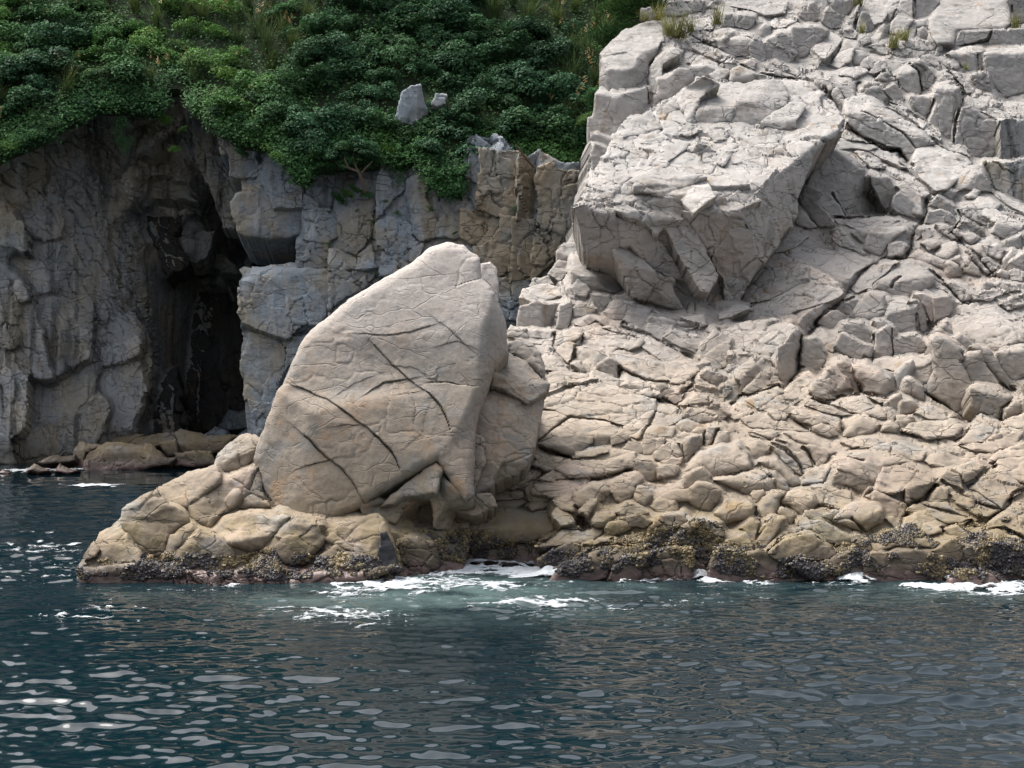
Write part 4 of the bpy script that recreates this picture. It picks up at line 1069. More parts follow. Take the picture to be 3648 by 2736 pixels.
LEFTWALL = """
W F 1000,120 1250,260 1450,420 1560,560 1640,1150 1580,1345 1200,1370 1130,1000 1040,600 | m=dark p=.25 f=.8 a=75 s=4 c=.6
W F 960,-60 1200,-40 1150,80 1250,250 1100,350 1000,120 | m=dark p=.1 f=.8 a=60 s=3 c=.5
L F 1380,830 1560,800 1660,1000 1720,1300 1740,1640 1600,1640 1480,1300 1400,1100 | m=leftcliff v=columns p=-2.6 f=.9 a=70 s=3.4 c=.5 w=.3
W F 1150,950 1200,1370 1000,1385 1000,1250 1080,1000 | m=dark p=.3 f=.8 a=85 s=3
L F 1060,1390 1110,1290 1180,1260 1320,1330 1420,1440 1240,1430 1120,1420 | p=.5 f=.3
L U 1120,1420 1240,1430 1420,1440 1400,1530 1250,1560 1150,1500 | p=.1 f=.5
L e 1220,1060 1300,1150 1420,1400 1330,1320 1180,1240 1080,1240 1160,1040 | p=.9 f=.8 a=65
L Q 940,1170 1060,1035 1160,1030 1080,1240 1060,1390 960,1440 870,1300 | p=.5 f=.8 a=65
L L 870,1300 930,1060 1060,1000 1130,1020 940,1170 | p=.9 f=.5
W F 0,800 60,810 160,980 175,1150 160,1350 80,1390 40,1200 0,1050 -80,1050 -80,800 | p=1.0 f=.8 a=80 s=3.4 c=.5
W F 0,290 60,380 100,480 130,800 60,810 0,800 -80,800 -80,290 | p=.9 f=.8 a=75 s=3.4 c=.5
W F 80,350 140,360 215,470 180,500 120,500 | p=1.0 f=.8 a=60
W F 215,480 380,460 400,580 590,700 590,880 330,1000 260,700 | p=.5 f=.8 a=80 s=3
W F 100,500 210,490 270,700 330,1000 180,990 130,800 | p=.9 f=.9 a=75 s=4 c=.4
W F 180,1030 370,1010 590,890 680,920 600,1130 500,1240 390,1300 230,1285 | p=.1 f=.25 a=80 s=3
W F 690,800 900,740 900,850 830,900 690,930 600,880 600,720 | p=.7 f=.8 a=80 s=3
W F 0,1300 70,1390 100,1570 0,1570 -80,1570 -80,1300 | p=.9 f=.3
W F 240,1290 400,1310 560,1230 640,1100 720,1200 700,1290 600,1480 500,1500 260,1530 110,1540 120,1400 | p=.6 f=.8 a=80 s=3.4 c=.5
W F 640,1100 690,930 900,850 960,1100 850,1350 720,1370 720,1200 | p=.6 f=.8 a=85 s=3.4 c=.5
W F 0,-60 100,-80 190,60 200,180 60,140 0,100 -80,100 -80,-60 | p=.8 f=.5
W F 100,-60 400,-110 420,80 270,120 160,10 | p=.5 f=.9 a=65 s=3.4 c=.5 c=.4
W F 130,80 270,110 400,60 380,320 370,450 220,450 150,250 | p=.3 f=.8 a=80 s=3.4 c=.5
W F 1110,80 1220,20 1390,60 1390,150 1300,250 1200,250 1110,200 | p=1.2 f=.3
W F 1290,150 1450,190 1500,200 1590,320 1440,310 1300,250 | p=1.6 f=.5
W F 1320,350 1450,330 1480,400 1440,410 1330,390 | p=1.2 f=.2
W F 1370,420 1565,410 1575,600 1620,650 1610,830 1500,760 1400,560 | p=1.5 f=.6 a=60 s=3.4 c=.5
"""

SHOAL = """
@shoal_front W T 560,1560 600,1500 700,1440 990,1450 1100,1530 900,1490 700,1500; F 560,1560 700,1500 900,1490 1100,1530 1150,1535 1110,1575 900,1610 690,1620 560,1640 | f=.25 b=.2
@shoal_left W L 488,1480 530,1430 560,1500 550,1600 490,1600; T 530,1430 640,1450 680,1460 560,1500 | f=.25 b=.15
@shoal_long W T 1160,1365 1200,1350 1340,1380 1560,1390 1450,1440 1180,1440; F 1155,1440 1180,1440 1450,1440 1560,1390 1450,1490 1400,1500 1180,1510 | f=.2 b=.2
@shoal_back W D 640,1420 730,1380 860,1365 940,1385 870,1420 820,1455 700,1445 | f=.3 b=.15 p=-.3
@shoal_stack W D 820,1450 900,1400 1080,1375 1150,1370 1150,1420 1050,1445 1000,1455 880,1460 | f=.6 c=.5 p=-.3
@shoal_panel W F 1050,1440 1150,1410 1175,1510 1110,1515 | f=.15
@shoal_skirt W F 1150,1500 1380,1495 1430,1570 1300,1580 1160,1580 | f=.5 c=.5 p=-.4
@grey_cobble W D 1330,1385 1410,1330 1490,1360 1490,1395 | f=.1 b=.3 p=-1 m=cliff
@grey_cobble_pair W D 1540,1395 1640,1330 1720,1350 1725,1395 1600,1400 | f=.15 b=.3 p=-1.5 m=cliff
@cave_stone W d 1440,1330 1500,1220 1570,1230 1640,1210 1660,1320 1560,1345 | f=.3 b=.2 p=-4 m=cliff
@yellow_ledge W D 250,1558 330,1530 490,1522 490,1552 300,1566 | f=.15 p=-.5
@pink_stone W D 175,1618 220,1580 320,1612 260,1630 | f=.2 b=.2
@red_stone W D 360,1615 400,1570 450,1600 510,1615 440,1635 | f=.3 b=.2
@small_stone W D 0,1632 20,1618 55,1630 40,1640 | f=.1 p=-1
"""
# long open joints of the slope: VIEW width depth x,y x,y ...
JOINTS_TXT = """
D .10 .55 1060,890 880,900 750,950 600,1050 510,1180 470,1250 300,1400 190,1500 110,1659
F .10 .55 700,130 670,300 660,480 530,660 480,610
D .10 .55 1350,250 1250,320 1265,480 1180,600 1060,890
D .07 .40 690,0 720,150 860,460
D .07 .45 860,460 500,495 360,485
D .06 .35 340,250 430,370 500,495
D .06 .35 1500,610 1640,730 1800,900 1950,1060
D .06 .35 1600,430 1620,500 1500,640
D .07 .40 1680,830 1740,920 1840,1050
D .07 .40 1300,1000 1440,1120 1600,1310 1690,1320
D .05 .30 1560,700 1700,760 1830,880
D .06 .35 2000,890 1960,980 1860,1080
D .06 .30 560,1090 520,1200 640,1280
D .05 .25 940,1160 960,1100 1010,1070
D .07 .35 1280,1500 1300,1580 1310,1640
D .05 .30 1180,1440 1185,1640
D .05 .30 480,1300 560,1260 720,1210
B .12 .60 270,870 330,960 440,1060 480,1180 440,1260
B .10 .50 480,1210 600,1330 720,1400 860,1470 1000,1480 1100,1620 1150,1640
B .05 .28 640,1100 820,1180 1040,1300 1180,1470
B .05 .28 860,1050 1000,1120 1170,1240 1330,1380
B .05 .25 880,1010 1100,1090 1270,1210 1400,1370
B .08 .45 1225,900 1200,730 1130,640
B .08 .45 1350,980 1310,1100 1270,1170
B .07 .40 1570,1200 1545,1400
B .08 .45 1610,860 1640,960 1600,1080 1560,1200
B .07 .40 1845,560 1840,720
B .05 .30 1780,540 1790,740
B .05 .30 1400,510 1700,440 1880,390 1920,300
B .06 .30 1310,290 1340,370 1370,440
B .05 .25 2120,60 2110,230 2060,290
B .05 .25 1155,0 1160,210
B .05 .25 990,100 910,240 890,330
B .06 .30 600,120 560,300
B .06 .30 770,740 880,690 990,780 1010,850
B .07 .35 330,900 320,970 430,1060
B .06 .35 580,930 600,870 640,840
B .05 .30 440,430 340,630
B .06 .30 1490,700 1560,790 1650,930
A .07 .35 1130,330 1400,470 1640,620 1800,720 2212,790
A .06 .35 880,420 760,650 735,850 745,1000
A .05 .25 1150,620 1180,780
A .05 .25 1440,640 1560,560 1740,560
A .05 .25 1430,290 1600,290 1760,380
E .09 .45 1150,30 1390,110 1560,220 1720,290 1900,380
E .07 .35 310,1170 480,1060 640,940
E .05 .30 480,290 600,410 720,490
E .06 .30 490,110 465,280
E .06 .30 770,130 740,240 690,240 680,380 640,400
E .06 .35 1110,420 1120,540
E .05 .28 1480,860 1420,1020 1340,1160
E .08 .40 330,1220 480,1290 640,1335
E .06 .30 620,1530 830,1520 1000,1505 1240,1430
E .07 .35 1450,740 1590,770 1740,870
E .05 .25 1130,420 1250,500 1400,570 1600,590
E .05 .20 370,730 600,640 900,590
E .05 .22 630,940 950,970 1160,1040
E .05 .22 1720,1200 1750,1340
E .06 .30 1970,1070 1930,1240
E .06 .30 2100,1060 2020,1220
E .07 .40 1900,500 1860,600 1740,680
F .08 .45 0,840 100,750 240,700 480,610
F .06 .35 1602,60 1605,350
F .06 .35 1420,120 1430,200 1390,340
F .08 .45 1110,1090 1100,970
F .06 .30 400,1190 560,1260 690,1400 730,1530
F .06 .30 740,1210 800,1290 840,1410
F .07 .35 215,1340 220,1450
F .06 .30 600,900 690,1000 800,1050
F .07 .35 1230,490 1300,680
F .06 .30 1900,640 1915,760
F .07 .40 800,700 830,760 980,780 1080,740 1310,690 1540,740 1620,690
F .05 .25 1320,700 1500,830
F .05 .25 200,1080 420,1150 560,1190
F .05 .25 1700,1070 1950,1150 2212,1130
F .05 .25 940,1390 1050,1330 1270,1240
F .05 .22 1180,1325 1320,1370
F .06 .30 1620,500 1625,690
P .07 .35 720,960 850,1040 940,1125 1105,1205
P .06 .35 1000,600 1020,660 990,700
P .06 .35 1190,690 1320,860 1440,940
P .06 .30 1350,1180 1360,1080 1430,1000
P .06 .30 960,1380 1040,1300 1100,1210
H .09 .40 1470,360 1580,320 1650,230
H .07 .35 1420,510 1470,400 1465,270
H .07 .35 1840,230 1910,200 2030,100
H .06 .30 1890,470 1990,440 2080,390 2140,280 2212,250
H .06 .30 240,190 350,160 490,135
H .07 .35 650,430 680,310 720,280
H .06 .30 590,640 690,560 800,540
H .06 .30 860,520 1000,620 1040,670
H .05 .25 1690,500 1890,450 1990,440
H .05 .22 1500,320 1650,370 1880,440
H .05 .22 1700,200 1900,330 2060,390
H .05 .22 2000,500 2090,505 2212,570
H .06 .30 720,730 950,710
H .07 .35 520,370 530,440 560,455
H .06 .30 1200,535 1130,440
H .05 .25 1290,190 1270,255 1200,285
H .06 .30 540,130 620,200 640,280
G .16 .70 1310,450 1330,520
G .08 .40 1270,360 1290,440 1260,530
G .06 .30 250,520 330,440 440,340
G .06 .28 1100,140 1250,130 1520,105 1720,40
G .06 .30 680,140 860,30
G .06 .28 940,680 1150,535 1400,530
G .06 .28 1250,800 1500,670 1890,665
"""
JOINTS = []
for line in JOINTS_TXT.strip().splitlines():
    w = line.split()
    ox, oy, sc = VIEWS[w[0]]
    pts = [(ox + float(p.split(',')[0]) * sc, oy + float(p.split(',')[1]) * sc) for p in w[3:]]
    JOINTS.append((np.array(pts), max(float(w[1]) * .8, .05), float(w[2]) * .9))

def joint_depth(x, y, px_m, jz):
    out = np.zeros(len(x))
    x0, x1, y0, y1 = x.min(), x.max(), y.min(), y.max()
    n1 = None
    for pts, w, d in JOINTS:
        m = 3.0 * w * px_m + 4
        a, b = pts.min(0) - m, pts.max(0) + m
        if a[0] > x1 or b[0] < x0 or a[1] > y1 or b[1] < y0:
            continue
        k = np.where((x > a[0]) & (x < b[0]) & (y > a[1]) & (y < b[1]))[0]
        if not len(k):
            continue
        segs = [(*pts[i], *pts[i + 1]) for i in range(len(pts) - 1)]
        cd = segdist(x[k], y[k], segs)[0] / px_m
        n1 = noise3(np.stack([x[k] / px_m * 1.9, y[k] / px_m * 1.9, jz[k]], 1), 67)
        out[k] = np.maximum(out[k], d * np.clip(.8 + .6 * n1, .1, 1.2) * np.exp(-(cd / (w * (.6 + .35 * n1))) ** 2))
    return out
# ------------------------------------------------------------------ materials
class NB:
    def __init__(self, name):
        self.m = bpy.data.materials.new(name)
        self.m.use_nodes = True
        self.t = self.m.node_tree
        self.t.nodes.clear()
        self.out = self.t.nodes.new("ShaderNodeOutputMaterial")
        self.b = self.t.nodes.new("ShaderNodeBsdfPrincipled")
        self.t.links.new(self.b.outputs[0], self.out.inputs[0])
        self.geo = self.t.nodes.new("ShaderNodeNewGeometry")
        self.pos = self.geo.outputs['Position']
    def n(self, kind, **kw):
        nd = self.t.nodes.new("ShaderNode" + kind)
        for k, v in kw.items():
            setattr(nd, k, v)
        return nd
    def l(self, a, b):
        self.t.links.new(a, b)
    def val(self, sock, v):
        if hasattr(v, 'is_linked') or hasattr(v, 'links'):
            self.l(v, sock)
        else:
            sock.default_value = v
    def noise(self, scale, detail=4, rough=.55, vec=None, sc3=None, dist=0.0):
        nd = self.n("TexNoise")
        nd.inputs['Scale'].default_value = scale
        nd.inputs['Detail'].default_value = detail
        nd.inputs['Roughness'].default_value = rough
        nd.inputs['Distortion'].default_value = dist
        v = vec or self.pos
        if sc3:
            mp = self.n("Mapping")
            mp.inputs['Scale'].default_value = sc3
            self.l(v, mp.inputs[0]); v = mp.outputs[0]
        self.l(v, nd.inputs['Vector'])
        return nd.outputs[0]
    def math(self, op, a, b=None, clamp=False):
        nd = self.n("Math", operation=op, use_clamp=clamp)
        self.val(nd.inputs[0], a)
        if b is not None:
            self.val(nd.inputs[1], b)
        return nd.outputs[0]
    def rng(self, v, a, b, c=0.0, d=1.0, smooth=True):
        nd = self.n("MapRange")
        if smooth: nd.interpolation_type = 'SMOOTHSTEP'
        self.val(nd.inputs[0], v)
        for i, x in enumerate((a, b, c, d)):
            nd.inputs[i + 1].default_value = x
        return nd.outputs[0]
    def mix(self, f, a, b, mode='MIX'):
        nd = self.n("Mix", data_type='RGBA', blend_type=mode)
        self.val(nd.inputs[0], f)
        for s, v in ((nd.inputs[6], a), (nd.inputs[7], b)):
            if isinstance(v, tuple):
                s.default_value = (*v, 1)
            else:
                self.l(v, s)
        return nd.outputs[2]
    def bump(self, h, strength, dist, prev=None):
        nd = self.n("Bump")
        nd.inputs['Strength'].default_value = strength
        nd.inputs['Distance'].default_value = dist
        self.l(h, nd.inputs['Height'])
        if prev is not None:
            self.l(prev, nd.inputs['Normal'])
        return nd.outputs[0]

def hairlines(nb, rot=.6):
    """thin branching cracks stretched along the bedding: 0..1 mask"""
    wv = nb.n("TexNoise"); wv.inputs['Scale'].default_value = 1.3; wv.inputs['Detail'].default_value = 2
    nb.l(nb.pos, wv.inputs['Vector'])
    sc = nb.n("VectorMath", operation='SCALE'); sc.inputs['Scale'].default_value = .5
    nb.l(wv.outputs[1], sc.inputs[0])
    ad = nb.n("VectorMath", operation='ADD'); nb.l(nb.pos, ad.inputs[0]); nb.l(sc.outputs[0], ad.inputs[1])
    mp = nb.n("Mapping"); mp.inputs['Rotation'].default_value = (0, rot, 0); mp.inputs['Scale'].default_value = (.55, .9, 1.5)
    nb.l(ad.outputs[0], mp.inputs[0])
    h = None
    for k, (scl, wd, am, lo, hi) in enumerate(((.95, .020, 1.0, .44, .58), (2.6, .030, .8, .47, .60))):
        vo = nb.n("TexVoronoi", feature='DISTANCE_TO_EDGE'); vo.inputs['Scale'].default_value = scl
        nb.l(mp.outputs[0], vo.inputs['Vector'])
        gate = nb.rng(nb.noise(.8 + k * .9, 4), lo, hi)
        c = nb.math('MULTIPLY', nb.math('MULTIPLY', nb.rng(vo.outputs['Distance'], wd, 0.0), gate), am)
        h = c if h is None else nb.math('MAXIMUM', h, c)
    return h

def rock_bumps(nb, hair, s=1.0):
    b0 = nb.bump(nb.math('MULTIPLY', hair, -1.0), .8 * s, .04)
    b1 = nb.bump(nb.noise(5.5, 9, .70), .40 * s, .05, b0)
    b2 = nb.bump(nb.noise(30, 5, .7), .6 * s, .012, b1)
    nb.l(b2, nb.b.inputs['Normal'])

def spots(nb, scale, size, seedoff):
    v = nb.n("TexVoronoi", feature='F1')
    v.inputs['Scale'].default_value = scale
    mp = nb.n("Mapping"); mp.inputs['Location'].default_value = (seedoff, seedoff, 0)
    w = nb.n("VectorMath", operation='ADD')
    nz = nb.n("TexNoise"); nz.inputs['Scale'].default_value = 6.0
    sc = nb.n("VectorMath", operation='SCALE'); sc.inputs['Scale'].default_value = .12
    nb.l(nb.pos, nz.inputs['Vector']); nb.l(nz.outputs[1], sc.inputs[0])
    nb.l(nb.pos, mp.inputs[0]); nb.l(mp.outputs[0], w.inputs[0]); nb.l(sc.outputs[0], w.inputs[1])
    nb.l(w.outputs[0], v.inputs['Vector'])
    sep = nb.n("SeparateColor"); nb.l(v.outputs['Color'], sep.inputs[0])
    r = nb.math('MULTIPLY', sep.outputs[0], size)
    return nb.math('LESS_THAN', v.outputs['Distance'], r)

def shore_material(name="shore_rock", ha=.44):
    nb = NB(name)
    sep = nb.n("SeparateXYZ"); nb.l(nb.pos, sep.inputs[0])
    z = sep.outputs[2]
    big = nb.noise(.33, 4); mid = nb.noise(1.7, 6, .6); fine = nb.noise(11, 6, .65); patch = nb.noise(.8, 5, .6, sc3=(1, 1, 1.6))
    h = nb.math('ADD', z, nb.math('MULTIPLY', nb.math('SUBTRACT', big, .5), 3.6))
    col = nb.mix(nb.rng(h, .6, 3.4), (.325, .257, .176), (.43, .362, .288))
    col = nb.mix(nb.rng(h, 3.2, 6.2), col, (.485, .442, .40))
    col = nb.mix(nb.rng(h, 7.0, 10.5), col, (.475, .447, .418))
    pink = nb.rng(nb.noise(.55, 4, .55), .5, .68)
    col = nb.mix(nb.math('MULTIPLY', nb.math('MULTIPLY', pink, nb.rng(z, 9.5, 6.0, .15, .55)), 1.0), col, (.50, .39, .315))
    grey = nb.rng(patch, .50, .66)
    col = nb.mix(nb.math('MULTIPLY', grey, .62), col, (.34, .335, .315))
    streak = nb.rng(nb.noise(1.0, 5, .6, sc3=(1.6, 1.6, .35)), .60, .74)
    col = nb.mix(nb.math('MULTIPLY', streak, .65), col, (.36, .235, .115))
    wea = nb.rng(nb.noise(1.3, 6, .65, sc3=(1, 1, .7)), .54, .66)
    col = nb.mix(nb.math('MULTIPLY', wea, .6), col, (.235, .205, .165))
    val = nb.rng(mid, .25, .75, .82, 1.14, False)
    col = nb.mix(1.0, col, nb.mix(val, (0, 0, 0), (1, 1, 1)), 'MULTIPLY')
    if ha < .3:
        ora = nb.math('MULTIPLY', nb.rng(nb.noise(.9, 5, .65), .52, .66), nb.rng(z, 5.5, 1.5, .25, .75))
        col = nb.mix(ora, col, (.47, .31, .185))
        gl = nb.rng(nb.noise(1.9, 6, .7), .56, .66)
        col = nb.mix(nb.math('MULTIPLY', gl, .55), col, (.30, .30, .28))
        col = nb.mix(nb.rng(z, 4.2, 6.6, 0, .75), col, (.68, .61, .55))
    fv = nb.rng(fine, .3, .7, .80 if ha < .3 else .86, 1.12, False)
    col = nb.mix(1.0, col, nb.mix(fv, (0, 0, 0), (1, 1, 1)), 'MULTIPLY')
    oi = nb.n("ObjectInfo")
    ov = nb.rng(oi.outputs['Random'], 0, 1, .53, .69, False)
    col = nb.mix(1.0, col, nb.mix(ov, (0, 0, 0), (1, 1, 1)), 'MULTIPLY')
    sp = nb.math('MAXIMUM', spots(nb, 1.6, .16, 3.0), spots(nb, 4.5, .17, 9.0))
    col = nb.mix(nb.math('MULTIPLY', sp, .55), col, (.16, .165, .165))
    # tide marks: brown-green film, then dark wet stone, then pink crust at the water
    zt = nb.math('ADD', z, nb.math('MULTIPLY', nb.math('SUBTRACT', nb.noise(1.1, 5, .6), .5), -1.5))
    alg = nb.math('MULTIPLY', nb.rng(zt, 1.8, .6), nb.rng(nb.noise(2.2, 4), .40, .62))
    col = nb.mix(nb.math('MULTIPLY', alg, .6), col, (.165, .130, .058))
    col = nb.mix(nb.math('MULTIPLY', nb.rng(zt, .92, .36), .85), col, (.062, .048, .036))
    zl = nb.math('ADD', z, nb.math('MULTIPLY', nb.math('SUBTRACT', nb.noise(2.5, 4), .5), -.5))
    col = nb.mix(nb.math('MULTIPLY', nb.rng(zl, .34, .12), .75), col, (.105, .066, .060))
    hair = nb.math('MULTIPLY', hairlines(nb), 1.0 if ha > .3 else .45)
    col = nb.mix(nb.math('MULTIPLY', hair, ha * .9), col, (.085, .075, .062))
    nb.l(col, nb.b.inputs['Base Color'])
    nb.l(nb.rng(zl, .15, .55, .38, .92), nb.b.inputs['Roughness'])
    nb.b.inputs['Specular IOR Level'].default_value = .3
    rock_bumps(nb, hair)
    return nb.m

def cliff_material(name, base, tan, pale, dark_amt, tanrange=(.47, .66), seep=(.56, .70)):
    nb = NB(name)
    patch = nb.noise(.5, 5, .6, sc3=(1, 1, .7)); mid = nb.noise(1.6, 6, .62); fine = nb.noise(9, 6, .65)
    col = nb.mix(nb.rng(patch, *tanrange), base, tan)
    col = nb.mix(nb.math('MULTIPLY', nb.rng(nb.noise(.9, 5, .6, sc3=(2.2, 2.2, .22)), .52, .70), .75), col, pale)
    och = nb.rng(nb.noise(.8, 5, .6, sc3=(1.6, 1.6, .4)), .57, .72)
    col = nb.mix(nb.math('MULTIPLY', och, .6), col, (.27, .175, .075))
    val = nb.rng(mid, .25, .75, .68, 1.28, False)
    col = nb.mix(1.0, col, nb.mix(val, (0, 0, 0), (1, 1, 1)), 'MULTIPLY')
    fv = nb.rng(fine, .3, .7, .82, 1.10, False)
    col = nb.mix(1.0, col, nb.mix(fv, (0, 0, 0), (1, 1, 1)), 'MULTIPLY')
    oi = nb.n("ObjectInfo")
    ov = nb.rng(oi.outputs['Random'], 0, 1, .54, .80, False)
    col = nb.mix(1.0, col, nb.mix(ov, (0, 0, 0), (1, 1, 1)), 'MULTIPLY')
    sp = nb.rng(nb.noise(1.1, 6, .6, sc3=(1.5, 1.5, .10)), *seep)
    col = nb.mix(nb.math('MULTIPLY', sp, dark_amt), col, (.022, .022, .022))
    sep = nb.n("SeparateXYZ"); nb.l(nb.pos, sep.inputs[0])
    zt = nb.math('ADD', sep.outputs[2], nb.math('MULTIPLY', nb.math('SUBTRACT', nb.noise(1.1, 5), .5), -1.5))
    col = nb.mix(nb.math('MULTIPLY', nb.rng(zt, 1.3, .3), .6), col, (.05, .045, .03))
    hair = hairlines(nb, 1.2)
    col = nb.mix(nb.math('MULTIPLY', hair, .42), col, (.03, .03, .03))
    nb.l(col, nb.b.inputs['Base Color'])
    nb.b.inputs['Roughness'].default_value = .8
    nb.b.inputs['Specular IOR Level'].default_value = .35
    rock_bumps(nb, hair, 1.2)
    return nb.m

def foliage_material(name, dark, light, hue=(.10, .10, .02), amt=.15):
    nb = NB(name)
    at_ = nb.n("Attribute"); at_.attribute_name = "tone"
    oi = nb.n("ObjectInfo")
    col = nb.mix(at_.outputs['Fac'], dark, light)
    big = nb.noise(.25, 3)
    col = nb.mix(nb.math('MULTIPLY', nb.rng(big, .45, .65), .35), col, (light[0] * 1.25, light[1] * 1.1, light[2] * .6))
    ov = nb.rng(oi.outputs['Random'], 0, 1, .65, 1.3, False)
    col = nb.mix(1.0, col, nb.mix(ov, (0, 0, 0), (1, 1, 1)), 'MULTIPLY')
    col = nb.mix(nb.math('MULTIPLY', nb.rng(at_.outputs['Fac'], .93, .97), amt * 4), col, hue)
    nb.l(col, nb.b.inputs['Base Color'])
    nb.b.inputs['Roughness'].default_value = .65
    nb.b.inputs['Specular IOR Level'].default_value = .12
    tr = nb.n("BsdfTranslucent"); nb.l(col, tr.inputs[0])
    mx = nb.n("MixShader"); mx.inputs[0].default_value = .25
    nb.l(nb.b.outputs[0], mx.inputs[1]); nb.l(tr.outputs[0], mx.inputs[2])
    nb.l(mx.outputs[0], nb.out.inputs[0])
    return nb.m

def plain_material(name, c, rough=.8, var=.3, scale=6, bump=.3):
    nb = NB(name)
    nz = nb.noise(scale, 5, .6)
    v = nb.rng(nz, .3, .7, 1 - var, 1 + var, False)
    col = nb.mix(1.0, c, nb.mix(v, (0, 0, 0), (1, 1, 1)), 'MULTIPLY')
    nb.l(col, nb.b.inputs['Base Color'])
    nb.b.inputs['Roughness'].default_value = rough
    nb.b.inputs['Specular IOR Level'].default_value = .3
    nb.l(nb.bump(nb.noise(scale * 3, 5), bump, .03), nb.b.inputs['Normal'])
    return nb.m

def water_material():
    nb = NB("sea_water")
    a = nb.n("Attribute"); a.attribute_name = "turbid"
    col = nb.mix(a.outputs['Fac'], (.0016, .0085, .0125), (.085, .125, .122))
    nb.l(col, nb.b.inputs['Base Color'])
    nb.b.inputs['Roughness'].default_value = .02
    nb.b.inputs['IOR'].default_value = 1.333
    nb.b.inputs['Specular IOR Level'].default_value = .5
    nb.l(nb.bump(nb.noise(5.0, 3, .5, sc3=(1, 1.7, 1)), .04, .03), nb.b.inputs['Normal'])
    return nb.m

def foam_material():
    nb = NB("sea_foam")
    a = nb.n("Attribute"); a.attribute_name = "cover"
    nz = nb.noise(9, 5, .7, sc3=(1, 1.4, 1))
    f = nb.rng(nb.math('ADD', a.outputs['Fac'], nb.math('MULTIPLY', nb.math('SUBTRACT', nz, .5), .55)), -.02, .42, .04, .96)
    nb.b.inputs['Base Color'].default_value = (.37, .395, .41, 1)
    nb.b.inputs['Roughness'].default_value = .7
    nb.l(nb.bump(nb.noise(22, 5, .7), .7, .03), nb.b.inputs['Normal'])
    tr = nb.n("BsdfTransparent")
    mx = nb.n("MixShader")
    nb.l(f, mx.inputs[0]); nb.l(tr.outputs[0], mx.inputs[1]); nb.l(nb.b.outputs[0], mx.inputs[2])
    nb.l(mx.outputs[0], nb.out.inputs[0])
    return nb.m

def lump_material():
    nb = NB("mussel_and_barnacle")
    a = nb.n("Attribute"); a.attribute_name = "tone"
    col = nb.mix(nb.rng(a.outputs['Fac'], .42, .68), (.020, .016, .018), (.10, .075, .03))
    col = nb.mix(nb.rng(a.outputs['Fac'], .75, .95), col, (.20, .145, .07))
    nb.l(col, nb.b.inputs['Base Color'])
    nb.b.inputs['Roughness'].default_value = .55
    nb.l(nb.bump(nb.noise(40, 3), .5, .02), nb.b.inputs['Normal'])
    return nb.m

MAT = {
    'shore': shore_material(),
    'smooth': shore_material("boulder_rock", .28),
    'cliff': cliff_material("cliff_rock", (.30, .34, .375), (.38, .335, .26), (.52, .52, .51), .5),
    'ochre': cliff_material("ochre_cliff_rock", (.29, .275, .24), (.33, .268, .185), (.41, .385, .335), .45, (.36, .58), (.60, .72)),
    'leftcliff': cliff_material("streaked_cliff_rock", (.37, .375, .375), (.44, .385, .30), (.58, .56, .51), .7, (.42, .62), (.50, .64)),  # paler grey-tan cliff rock with stronger black seep streaks
    'dark': cliff_material("seep_and_shade_rock", (.045, .042, .04), (.06, .05, .035), (.10, .10, .095), .8, (.45, .6), (.45, .6)),  # black seep streaks; near-black base also paints the shade of the cave recess
    'soil': plain_material("hillside_soil", (.022, .032, .014), .95, .4, 1.5, .6),
    'leaf': foliage_material("broad_leaf", (0.018, 0.054, 0.0198), (0.0765, 0.1845, 0.063), (.20, .13, .03)),
    'leaf_blue': foliage_material("dark_leaf", (0.0144, 0.0468, 0.0225), (0.0558, 0.135, 0.0648), (.10, .11, .03)),
    'leaf_bright': foliage_material("bright_leaf", (0.0324, 0.0855, 0.0198), (0.1305, 0.261, 0.063), (.20, .15, .03)),
    'grass': foliage_material("grass_blade", (.035, .060, .020), (.10, .145, .055), (.24, .17, .08), .2),
    'dry': foliage_material("dry_grass_blade", (.10, .10, .035), (.24, .25, .10), (.35, .25, .12), .2),
    'pine': foliage_material("pine_needle", (.012, .035, .012), (.045, .095, .025)),
    'bark': plain_material("bark", (.13, .10, .075), .9, .4, 8),
    'tar': plain_material("tar", (.012, .012, .014), .5, .3, 6),
    'petal': plain_material("white_petal", (.6, .6, .66), .7, .1),
    'water': water_material(),
    'foam': foam_material(),
    'lump': lump_material(),
}
